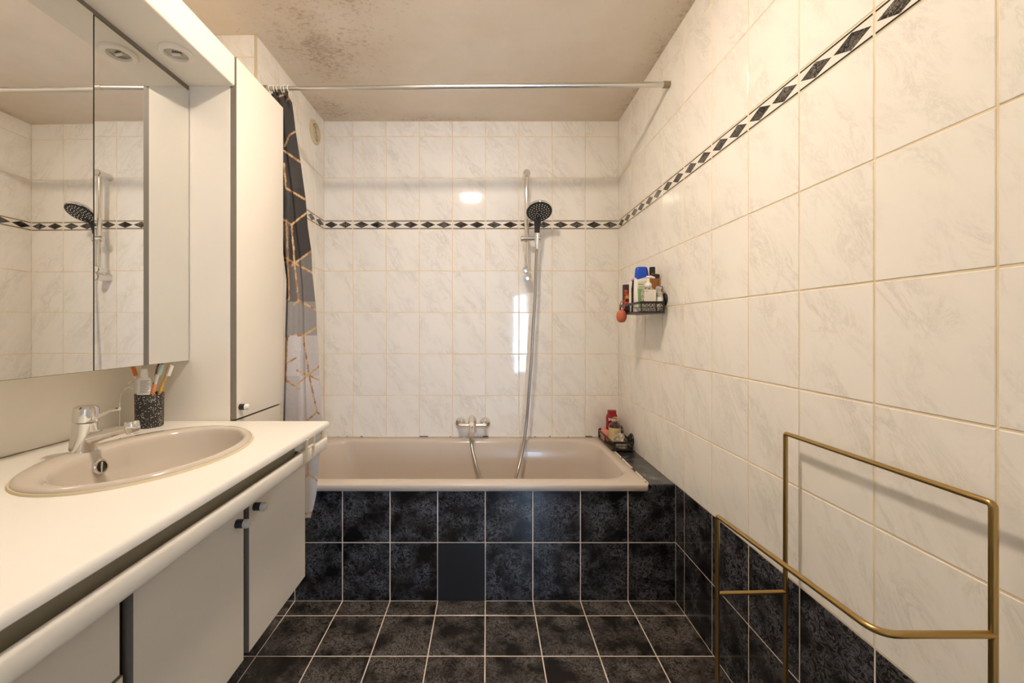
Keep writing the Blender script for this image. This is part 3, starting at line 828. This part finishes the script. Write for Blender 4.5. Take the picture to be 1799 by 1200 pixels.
# units under the worktop
DX = -0.613
def vanity_unit(name, y0, y1, label, doors):
    u = thing(name, (-0.9, (y0+y1)/2, 0.31), label, 'cabinet', 'wall-hung vanity units')
    mb = MB(); b0, b1 = y0+0.002, y1-0.002
    mb.box(-1.185, -0.634, b0, b0+0.016, 0.312, 0.732); mb.box(-1.185, -0.634, b1-0.016, b1, 0.312, 0.732)
    mb.box(-1.185, -0.634, b0+0.016, b1-0.016, 0.312, 0.328); mb.box(-1.185, -1.175, b0+0.016, b1-0.016, 0.328, 0.732)
    mb.build('carcass', 'carcass', u, smooth=0)
    for (dn, a, b, z0, z1, kn) in doors:
        d = MB()
        d.box(-0.631, DX, a, b, z0, z1, 1)
        d.add([(DX+0.0004, a+0.0012, z0+0.0012), (DX+0.0004, b-0.0012, z0+0.0012), (DX+0.0004, b-0.0012, z1-0.0012), (DX+0.0004, a+0.0012, z1-0.0012)], [(0,1,2,3)], 0)
        dd = d.build(dn, ['front', 'edge'], u, smooth=0)
        if kn:
            kb = Vector((DX, *kn))
            k_ = MB().lathe([(0.0105,0.0),(0.0105,0.019)], kb, (1,0,0), 20).build('knob', 'black', dd)
            MB().lathe([(0.0108,0.019),(0.0108,0.027),(0.0085,0.0315),(0.001,0.033)], kb, (1,0,0), 20, cap0=False).build('knob_cap', 'grey_plastic', dd)
    return u
vanity_unit('vanity_cabinet', 1.034, 1.372, 'cream wall-hung vanity cabinet with one door, next to the bathtub', [('door', 1.0456, 1.370, 0.31, 0.731, (1.071, 0.676))])
vanity_unit('vanity_cabinet', 0.690, 1.034, 'cream wall-hung vanity cabinet with one door, between bath-side cabinet and drawers', [('door', 0.7027, 1.0236, 0.31, 0.731, (0.995, 0.667))])
vanity_unit('drawer_cabinet', 0.345, 0.690, 'cream wall-hung drawer unit nearest the camera at lower left', [('drawer', 0.357, 0.678, 0.567, 0.731, None), ('drawer', 0.357, 0.684, 0.31, 0.562, None)])

# double hook over the rail
hk = thing('double_hook', (-0.538, 1.21, 0.76), 'champagne metal double hook hung over the rail at the worktop corner', 'hook')
for y in (1.188, 1.235):
    MB().tube(smooth_path([(-0.527, y, 0.756), (-0.5275, y, 0.775), (-0.5265, y, 0.80), (-0.525, y, 0.8205)], 4), 0.0044, 10).build('prong', 'cream_metal', hk)
MB().tube([(-0.528, 1.188, 0.793), (-0.528, 1.235, 0.793)], 0.0042, 10).build('crossbar', 'cream_metal', hk)
mb = MB().box(-0.5418, -0.5385, 1.199, 1.224, 0.745, 0.7795); mb.box(-0.5580, -0.534, 1.199, 1.224, 0.7795, 0.7820)
mb.build('strap', 'cream_metal', hk, smooth=0)

# ------------------------------------------------------------------ tall cabinet, mirror cabinet, light canopy
tc_ = thing('tall_cabinet', (-1.02, 1.55, 0.0), 'tall narrow cream cabinet between the mirror and the shower curtain', 'cabinet')
MB().box(-1.184, -0.8785, 1.3885, 1.712, 0.83, 2.076).box(-1.184, -0.8785, 1.3885, 1.686, 0.0, 0.83).build('body', 'laminate', tc_, smooth=0)
def ldoor(name, z0, z1, ye=1.711):
    d = MB().box(-0.877, -0.858, 1.3905, ye, z0, z1, 1)
    d.add([(-0.8576,1.3915,z0+0.001),(-0.8576,ye-0.001,z0+0.001),(-0.8576,ye-0.001,z1-0.001),(-0.8576,1.3915,z1-0.001)], [(0,1,2,3)], 0)
    return d.build(name, ['laminate', 'edge'], tc_, smooth=0)
ud = ldoor('door', 0.8345, 2.076); ldoor('door', 0.02, 0.8305, 1.685)
kb = Vector((-0.858, 1.412, 0.873))
MB().lathe([(0.0105,0.0),(0.0105,0.019)], kb, (1,0,0), 20).build('knob', 'black', ud)
MB().lathe([(0.0108,0.019),(0.0108,0.027),(0.0085,0.0315),(0.001,0.033)], kb, (1,0,0), 20, cap0=False).build('knob_cap', 'white_plastic', ud)

MX = -1.017
mc = thing('mirror_cabinet', (-1.10, 0.80, 1.036), 'wall mirror cabinet with frameless mirror doors above the wash basin', 'mirror cabinet')
MB().box(-1.177, MX-0.020, 0.03, 1.387, 1.038, 1.960).build('body', 'laminate', mc, smooth=0)
def mirror_door(y0, y1, rot):
    d = MB().box(-0.018, -0.0005, 0, y1-y0, 1.036, 1.958, 1)
    d.add([(0, 0.0008, 1.0368), (0, y1-y0-0.0008, 1.0368), (0, y1-y0-0.0008, 1.9572), (0, 0.0008, 1.9572)], [(0,1,2,3)], 0)
    o = d.build('mirror_door', ['mirror', 'glass_edge'], None, smooth=0)
    o.parent = mc
    o.location = Vector((MX, y0, 0)) - Vector(BASE[mc.name]); o.rotation_euler = (0, 0, rot)
    return o
mirror_door(1.0515, 1.3865, 0); mirror_door(0.700, 1.0455, -0.0115); mirror_door(0.352, 0.697, 0)

cn = thing('light_canopy', (-1.02, 0.70, 1.974), 'cream light canopy with rounded front over the mirror doors', 'light canopy')
pr = [(-1.184,1.974),(-0.868,1.974),(-0.8635,1.976),(-0.862,1.981),(-0.862,2.072),(-0.8635,2.0755),(-0.866,2.076),(-1.184,2.076)]
MB().loft([[(x, 0.03, z) for x, z in pr], [(x, 1.3875, z) for x, z in pr]]).build('housing', 'laminate', cn, smooth=50)
MB().box(-1.035, -1.018, 0.03, 1.387, 1.9605, 1.9738).build('shadow_batten', 'edge', cn, smooth=0)
for y in (1.217, 0.54):
    c = (-0.931, y, 1.9738)
    dlt = MB().lathe([(0.0455,0.0),(0.0462,0.004),(0.043,0.0085),(0.031,0.0095),(0.0285,0.001)], c, (0,0,-1), 36, cap1=False).build('downlight', 'laminate', cn)
    MB().lathe([(0.029,0.0012),(0.027,0.0030),(0.016,0.0012),(0.012,0.0006)], c, (0,0,-1), 28).build('reflector', 'reflector', dlt)
    MB().tube([(c[0]-0.012, c[1], c[2]-0.0045), (c[0]+0.012, c[1]+0.004, c[2]-0.0045)], 0.0042, 10).build('bulb', 'white_plastic', dlt)

# ------------------------------------------------------------------ towel stand
A = Vector((0.7576, 1.029, 0.880)); B = Vector((0.7576, 0.607, 0.884)); Cc = Vector((0.5850, 1.029, 0.670)); D = Vector((0.5870, 0.607, 0.688))
Bd = Vector((0.7576, 0.607, 0.688))
ts = thing('towel_stand', (0.67, 0.82, 0.0), 'free-standing aged brass towel stand by the right tiled wall', 'towel stand')
r_ = 0.0053
def corner(p, a, b, d=0.007, n=4):
    a = (Vector(a)-p).normalized()*d + p; b = (Vector(b)-p).normalized()*d + p
    return [a*(1-t)**2 + p*2*t*(1-t) + b*t*t for t in [i/n for i in range(n+1)]]
A0, B0, C0 = Vector((0.7576, 1.029, 0.0)), Vector((0.7576, 0.607, 0.0)), Vector((0.585, 1.029, 0.0))
MB().tube([A0 + Vector((0,0,0.003))] + corner(A, A0, B) + corner(B, A, B0) + [B0 + Vector((0,0,0.003))], r_, 12).build('tall_frame', 'brass', ts)
MB().tube([C0 + Vector((0,0,0.003))] + corner(Cc, C0, D) + corner(D, Cc, Bd, 0.03, 6) + [Bd], r_, 12).build('low_frame', 'brass', ts)
MB().tube([(0.585, 1.029, 0.474), (0.7576, 1.029, 0.478)], r_*0.95, 12).build('cross_bar', 'brass', ts)
MB().tube([(0.585, 1.029, 0.0085), (0.7576, 1.029, 0.0085)], r_, 12).build('foot_bar', 'brass', ts)
MB().tube([(0.7576, 1.029, 0.0085), (0.7576, 0.607, 0.0085)], r_, 12).build('foot_bar', 'brass', ts)
MB().tube([(0.7576, 0.607, 0.0085), (0.585, 0.607, 0.0085)], r_, 12).build('foot_bar', 'brass', ts)

# ------------------------------------------------------------------ caddies
def caddy(name, x0, x1, y0, y1, z0, z1, cups, cz, cr, label):
    t = thing(name, ((x0+x1)/2, (y0+y1)/2, z0), label, 'caddy')
    o_ = rrect(x0, x1, y0, y1, 0.018, 0, 5); i_ = rrect(x0+0.003, x1-0.003, y0+0.003, y1-0.003, 0.015, 0, 5)
    zz = lambda lp, z: [(x, y, z) for x, y, _ in lp]
    MB().loft([zz(o_, z1-0.011), zz(o_, z1), zz(i_, z1), zz(i_, z1-0.011), zz(o_, z1-0.011)], False, False).build('rim', 'black', t, smooth=40)
    MB().loft([zz(o_, z0), zz(o_, z0+0.008), zz(i_, z0+0.008), zz(i_, z0), zz(o_, z0)], False, False).build('lower_rim', 'black', t, smooth=40)
    MB().box(x0+0.003, x1-0.003, y0+0.003, y1-0.003, z0, z0+0.004).build('floor', 'black', t, smooth=0)
    zm = (z0+z1)/2
    MB().tube([(x, y, zm) for x, y, _ in rrect(x0+0.002, x1-0.002, y0+0.002, y1-0.002, 0.016, 0, 4)], 0.0012, 6, closed=True).build('wire', 'black_metal', t)
    for x, y in ((x0+0.006, y0+0.006), (x0+0.006, y1-0.006), (x1-0.006, y0+0.006), (x1-0.006, y1-0.006), (x0+0.002, (y0+y1)/2)):
        MB().tube([(x, y, z0+0.003), (x, y, z1-0.003)], 0.003, 8).build('post', 'black', t)
    for y in cups:
        MB().lathe([(cr,0.0),(cr,0.004),(cr*0.9,0.009),(cr*0.55,0.012)], (XR-TT, y, cz), (-1,0,0), 28).build('suction_cup', 'black', t)
        MB().lathe([(cr*0.55,0.0),(cr*0.55,max(0.004, XR-TT-x1-0.008))], (XR-TT-0.010, y, cz), (-1,0,0), 20).build('cup_boss', 'black', t)
    return t
caddy('wall_caddy', 0.668, 0.778, 1.762, 2.050, 1.213, 1.264, (1.805, 2.00), 1.275, 0.028, 'black bathroom caddy held to the right wall by suction cups above the bathtub')
caddy('ledge_caddy', 0.664, 0.776, 2.138, 2.432, 0.4985, 0.548, (2.215, 2.385), 0.540, 0.033, 'black caddy standing on the bathtub corner beside the right wall')

def bottle_box(t, x, y, z0, z1, w, d, r, m_, name='body', top=1.0, n=4, mats=None, lev=None):
    """rounded rectangular bottle body; top scales the upper end"""
    loops = []
    H = z1-z0
    for f, s in ([(0, .93), (.02, 1), (.86, 1), (.95, top*0.5+0.5), (1, top)] if lev is None else lev):
        loops.append(rrect(x-w/2*s, x+w/2*s, y-d/2*s, y+d/2*s, min(r*s, d/2*s*0.98, w/2*s*0.98), z0+H*f, n))
    return MB().loft(loops).build(name, m_, t, smooth=50)

Z = 1.2175
# pump dispenser with white label
b = thing('pump_bottle', (0.717, 1.800, Z), 'pump bottle with white label and spotted base at the front of the wall caddy', 'bottle')
bottle_box(b, 0.717, 1.800, Z, 1.322, 0.055, 0.040, 0.008, 'leopard', top=0.7)
MB().box(0.6915, 0.7425, 1.7792, 1.7797, 1.262, 1.316).build('label', 'label_white', b, smooth=0)
MB().box(0.694, 0.708, 1.7788, 1.7792, 1.308, 1.3105).build('print', 'print', b, smooth=0)
MB().lathe([(0.016,0),(0.016,0.010),(0.012,0.013)], (0.717,1.80,1.322), (0,0,1), 18).build('collar', 'clear', b)
MB().lathe([(0.014,0),(0.0145,0.016),(0.006,0.022),(0.0055,0.040)], (0.717,1.80,1.328), (0,0,1), 18).build('pump', 'white_plastic', b)
MB().tube([(0.709,1.802,1.372),(0.727,1.798,1.374),(0.744,1.795,1.369)], [0.0065,0.006,0.004], 10).build('nozzle', 'white_plastic', b)
# foam bottle
b = thing('foam_bottle', (0.7645, 1.797, Z), 'small foam pump bottle with clear cap at the front of the wall caddy', 'bottle')
MB().lathe([(0.015,0),(0.0165,0.003),(0.0165,0.045),(0.0165,0.062),(0.010,0.075)], (0.7645,1.797,Z), (0,0,1), 20, mis=[0,0,1,1]).build('body', ['leopard', 'white_plastic'], b)
MB().lathe([(0.011,0),(0.011,0.012),(0.005,0.018),(0.005,0.030),(0.009,0.031),(0.008,0.037)], (0.7645,1.797,Z+0.073), (0,0,1), 16).build('pump', 'white_plastic', b)
MB().lathe([(0.0160,0),(0.0160,0.044),(0.0135,0.049),(0.001,0.050)], (0.7645,1.797,Z+0.066), (0,0,1), 20, cap0=False).build('clear_cap', 'clear', b)
# shampoo
b = thing('shampoo_bottle', (0.710, 1.868, Z), 'white shampoo bottle with blue cap and green label in the wall caddy', 'bottle')
sx, sy = 0.712, 1.868
bottle_box(b, sx, sy, Z, 1.392, 0.068, 0.036, 0.017, 'white_plastic', lev=[(0,.92),(.03,1),(.55,1),(.82,.98),(.94,.90),(1,.80)])
mb = MB(); lp = []
for z, s, k in ((1.376,.93,1),(1.395,.89,1),(1.418,.80,1),(1.4255,.74,1),(1.428,.62,1)):
    lp.append([(x, y, z + (0.010*(x-sx)/0.034 if z < 1.40 else 0)) for x, y, _ in rrect(sx-0.034*s, sx+0.034*s, sy-0.0185*s, sy+0.0185*s, 0.017*s, 0, 5)])
mb.loft(lp).build('cap', 'blue', b, smooth=50)
mb = MB().add([(sx-0.020, sy-0.0184, Z+0.02), (sx+0.030, sy-0.0184, Z+0.02), (sx+0.030, sy-0.0184, Z+0.106), (sx-0.024, sy-0.0184, Z+0.110)], [(0,1,2,3)])
mb.build('label', 'green', b, smooth=0)
MB().add([(sx-0.024, sy-0.0184, Z+0.111), (sx+0.030, sy-0.0184, Z+0.107), (sx+0.028, sy-0.0184, Z+0.148), (sx-0.022, sy-0.0184, Z+0.140)], [(0,1,2,3)]).build('label', 'palegreen', b, smooth=0)
MB().box(sx-0.022, sx+0.002, sy-0.0188, sy-0.0185, Z+0.128, Z+0.131).box(sx-0.020, sx+0.008, sy-0.0188, sy-0.0185, Z+0.117, Z+0.119).build('print', 'print', b, smooth=0)
# amber bottle
b = thing('amber_bottle', (0.7645, 1.860, Z), 'amber bottle with black cap at the wall side of the wall caddy', 'bottle')
bottle_box(b, 0.7645, 1.860, Z, 1.395, 0.042, 0.036, 0.008, 'amber', lev=[(0,.93),(.02,1),(.90,1),(.97,.92),(1,.7)])
MB().box(0.7440, 0.7850, 1.8415, 1.8425, 1.374, 1.392).build('shoulder_label', 'black', b, smooth=0)
MB().lathe([(0.013,0),(0.013,0.032),(0.011,0.034)], (0.759,1.86,1.393), (0,0,1), 18).build('cap', 'black', b)
# small printed bottles at the far end
b = thing('shower_gel_bottle', (0.690, 2.012, Z), 'dark purple and orange shower gel bottle at the far end of the wall caddy', 'bottle')
bottle_box(b, 0.690, 2.012, Z, 1.362, 0.031, 0.028, 0.010, 'purple')
for k, (m_, z0, z1, xa, xb) in enumerate((('redorange', 1.322, 1.336, -0.012, 0.004), ('redorange', 1.312, 1.319, -0.012, 0.008), ('yellow', 1.292, 1.309, -0.006, 0.009), ('redorange', 1.278, 1.306, -0.012, -0.007), ('pink', 1.262, 1.277, -0.012, 0.012))):
    MB().box(0.690+xa, 0.690+xb, 1.9970, 1.9979, z0, z1).build('print', m_, b, smooth=0)
b = thing('shower_gel_bottle', (0.705, 1.958, Z), 'slim orange and yellow printed bottle behind the blue-capped shampoo bottle', 'bottle')
bottle_box(b, 0.704, 1.960, Z, 1.372, 0.030, 0.026, 0.010, 'white_plastic')
for m_, z0, z1 in (('redorange', 1.318, 1.340), ('yellow', 1.295, 1.315), ('pink', 1.270, 1.290)):
    MB().box(0.6935, 0.714, 1.9462, 1.9469, z0, z1).build('print', m_, b, smooth=0)
rz = thing('razor', (0.694, 1.925, Z), 'black razor handle standing behind the shampoo bottle in the wall caddy', 'razor')
MB().tube([(0.690,1.925,Z), (0.691,1.924,1.33), (0.694,1.922,1.372)], [0.004,0.005,0.0035], 10).build('handle', 'black', rz)
MB().tube([(0.685,1.922,1.372), (0.709,1.920,1.383)], 0.0048, 8).build('head', 'chrome_soft', rz)
# coral scrubber
pc = thing('bath_scrubber', (0.652, 1.963, 1.175), 'coral silicone scrubber hanging by a loop from the wall caddy', 'scrubber')
MB().lathe([(0.001,-0.030),(0.013,-0.028),(0.021,-0.018),(0.0245,-0.002),(0.0235,0.012),(0.017,0.024),(0.007,0.030),(0.001,0.031)], (0.652,1.963,1.204), (0,0,1), 24).build('body', 'coral', pc)
lp = [(0.652+0.012*math.sin(a), 1.963+0.003*math.cos(a), 1.254+0.026*-math.cos(a)) for a in [2*PI*i/22 for i in range(22)]]
MB().tube([(x+0.006*(z-1.228)/0.05, y, z) for x, y, z in lp], 0.0022, 8, closed=True).build('loop', 'coral', pc)

# ledge caddy contents
Z = 0.5030
b = thing('lotion_bottle', (0.733, 2.375, Z), 'deep red bottle with red cap in the ledge caddy', 'bottle')
bottle_box(b, 0.733, 2.375, Z, 0.644, 0.066, 0.040, 0.014, 'red', top=0.8)
bottle_box(b, 0.733, 2.375, 0.643, 0.668, 0.048, 0.032, 0.010, 'red', 'cap', top=0.95)
MB().box(0.734, 0.760, 2.3542, 2.3549, 0.585, 0.632).build('label', 'label', b, smooth=0)
MB().box(0.7065, 0.7095, 2.3542, 2.3549, 0.612, 0.628).box(0.711, 0.716, 2.3542, 2.3549, 0.612, 0.622).box(0.718, 0.7205, 2.3542, 2.3549, 0.612, 0.627).box(0.7225, 0.7275, 2.3542, 2.3549, 0.612, 0.621).build('print', 'label_white', b, smooth=0)
b = thing('brown_jar', (0.721, 2.285, Z), 'brown glass bottle with cream label in the ledge caddy', 'jar')
MB().lathe([(0.030,0),(0.0335,0.004),(0.0335,0.092),(0.030,0.104),(0.018,0.112),(0.016,0.118)], (0.721,2.285,Z), (0,0,1), 28).build('glass', 'brownglass', b)
MB().lathe([(0.0340,0.012),(0.0340,0.088)], (0.721,2.285,Z), (0,0,1), 28, cap0=False, cap1=False).build('label', 'label', b)
MB().box(0.708, 0.735, 2.2502, 2.2508, 0.571, 0.5735).box(0.711, 0.732, 2.2502, 2.2508, 0.561, 0.5625).build('print', 'print', b, smooth=0)
MB().lathe([(0.015,0),(0.015,0.020),(0.013,0.022)], (0.721,2.285,Z+0.116), (0,0,1), 18).build('stopper', 'clear', b)
o = single(MB().loft([rrect(0.668,0.700,2.305,2.385,0.014,Z+0.001,4), rrect(0.666,0.703,2.300,2.390,0.016,Z+0.016,4), rrect(0.667,0.702,2.302,2.388,0.016,Z+0.05,4), rrect(0.674,0.696,2.31,2.38,0.010,Z+0.060,4)]), 'bath_sponge', 'pinksponge', (0.684,2.345,Z), 'pink sponge at the left of the ledge caddy', 'sponge', smooth=60)
j = thing('glass_jar', (0.722, 2.172, Z), 'small clear jar at the near end of the ledge caddy', 'jar')
MB().lathe([(0.024,0),(0.029,0.004),(0.030,0.030),(0.027,0.036)], (0.722,2.174,Z), (0,0,1), 26).build('glass', 'clear', j)
MB().lathe([(0.022,0.003),(0.026,0.006),(0.026,0.024),(0.001,0.025)], (0.722,2.174,Z), (0,0,1), 22).build('contents', 'foil', j)
mb = MB()
g = 9; pv = []
for i in range(g):
    for k in range(g):
        u, v = i/(g-1)-0.5, k/(g-1)-0.5
        pv.append((0.721+u*0.050+0.004*random.uniform(-1,1), 2.214+v*0.050, Z+0.046+0.020*math.sin(u*3+v*2)+0.006*random.uniform(-1,1)))
mb.add(pv, [(i*g+k, (i+1)*g+k, (i+1)*g+k+1, i*g+k+1) for i in range(g-1) for k in range(g-1)])
wr = single(mb, 'wrapper', 'foil', (0.721,2.214,Z+0.02), 'crumpled pale wrapper lying on top of the jars in the ledge caddy', 'wrapper', smooth=0)
sd = wr.modifiers.new('thick', 'SOLIDIFY'); sd.thickness = 0.0015

# ------------------------------------------------------------------ cup with brushes
CP = Vector((-1.080, 1.300, WZ1)); 
cup = thing('toothbrush_cup', CP, 'black speckled terrazzo tumbler on the worktop in front of the back panel', 'cup')
MB().lathe([(0.034,0),(0.0362,0.003),(0.0375,0.105),(0.0368,0.1065),(0.0345,0.105),(0.0335,0.006),(0.001,0.005)], CP, (0,0,1), 36).build('tumbler', 'speckle', cup)
def brush(name, foot, tip, head_m, body_m, label, grip_m=None, flip=1, side=(0.6,-0.8,0)):
    foot, tip = Vector(foot)+CP, Vector(tip)+CP
    t = thing(name, foot, label, 'toothbrush', 'toothbrushes in the tumbler')
    d = (tip-foot); L = d.length; d.normalize()
    sd_ = Vector(side); sd_ = (sd_ - d*sd_.dot(d)).normalized()
    P = [foot + d*L*f for f in (0, .3, .55, .75, .84, .92, 1.0)]
    MB().tube(P, [0.0048, 0.0056, 0.0046, 0.003, 0.0042, 0.0052, 0.0035], 10).build('handle', body_m, t)
    if grip_m: MB().tube([foot+d*L*f for f in (.34, .5, .66)], [0.0064, 0.0068, 0.005], 10).build('grip', grip_m, t)
    hb = foot + d*L*0.82 + sd_*0.003*flip; he = foot + d*L*0.99 + sd_*0.003*flip
    up = d; wv = d.cross(sd_)
    mb = MB()
    c8 = []
    for p in (hb, he):
        for k in (0, 1):
            for s in (-1, 1): c8.append(p + wv*0.005*s + sd_*flip*(0.011 if k else 0.0))
    mb.add(c8, [(0,1,3,2),(4,5,7,6),(0,1,5,4),(2,3,7,6),(0,2,6,4),(1,3,7,5)])
    mb.build('bristles', head_m, t, smooth=0)
    return t
brush('toothbrush', (0.012,-0.004,0.008), (-0.047,-0.012,0.196), 'orange', 'white_plastic', 'white toothbrush with orange bristles leaning left in the tumbler', None, 1, (0.8,-0.6,0))
brush('toothbrush', (-0.012,0.012,0.008), (0.012,0.018,0.196), 'orange', 'white_plastic', 'toothbrush with orange head behind the toothpaste tube', None, 1, (0.7,-0.7,0))
brush('toothbrush', (-0.016,0.004,0.008), (0.030,0.004,0.206), 'navy', 'white_plastic', 'white toothbrush with navy blue bristles in the tumbler', 'navy', 1, (0.7,-0.7,0))
brush('toothbrush', (-0.008,-0.014,0.008), (0.045,-0.008,0.204), 'mint', 'white_plastic', 'white toothbrush with mint bristles and apricot grip in the tumbler', 'apricot', 1, (0.8,-0.6,0))
brush('toothbrush', (-0.002,-0.004,0.008), (0.056,0.014,0.198), 'bristle', 'yellow', 'yellow toothbrush with white bristles leaning right in the tumbler', None, 1, (0.9,-0.4,0))
tt = thing('toothpaste_tube', CP+Vector((0.0,-0.016,0.008)), 'white toothpaste tube with grey print standing cap up in the tumbler', 'toothpaste')
mb = MB()
lp = []
for zz, w, d in ((0.012,0.020,0.003),(0.06,0.021,0.009),(0.15,0.0195,0.011),(0.158,0.016,0.010),(0.161,0.011,0.009)):
    c = CP + Vector((0.000, -0.018, zz)); ux = Vector((0.76, 0.65, 0)); uy = Vector((-0.65, 0.76, 0))
    lp.append([c + ux*w*math.cos(2*PI*i/20) + uy*d*math.sin(2*PI*i/20) for i in range(20)])
mb.loft(lp).build('tube', 'white_plastic', tt, smooth=50)
cc = CP + Vector((0,-0.018,0.160))
MB().lathe([(0.0105,0),(0.0112,0.002),(0.0100,0.026),(0.009,0.027)], cc, (0,0,1), 20).build('cap', 'white_plastic', tt)
mb = MB(); c = CP + Vector((0.000,-0.018,0)); 
def onface(u, z, e=0.0122): return c + ux*u - uy*e + Vector((0,0,z))
for k in range(9):
    z = 0.150 - k*0.0045
    mb.add([onface(-0.011, z), onface(0.011 - 0.004*(k % 3 == 1), z), onface(0.011 - 0.004*(k % 3 == 1), z-0.0016), onface(-0.011, z-0.0016)], [(0,1,2,3)])
mb.build('print', 'print', tt, smooth=0)
# bent wire beside the cup
wp = smooth_path([at(209.5,765,1.20), at(209.8,745,1.205), at(210.5,715,1.215), at(211.5,695,1.225), at(218,684,1.235), at(227,680.5,1.245), at(232,682,1.25), at(226,676,1.255), at(228,671,1.26), at(236,670,1.262)], 6)
single(MB().tube(wp, 0.0013, 8), 'wire_hook', 'chrome_soft', wp[0], 'thin bent metal wire hook between the basin tap and the black tumbler', 'hook', smooth=60)
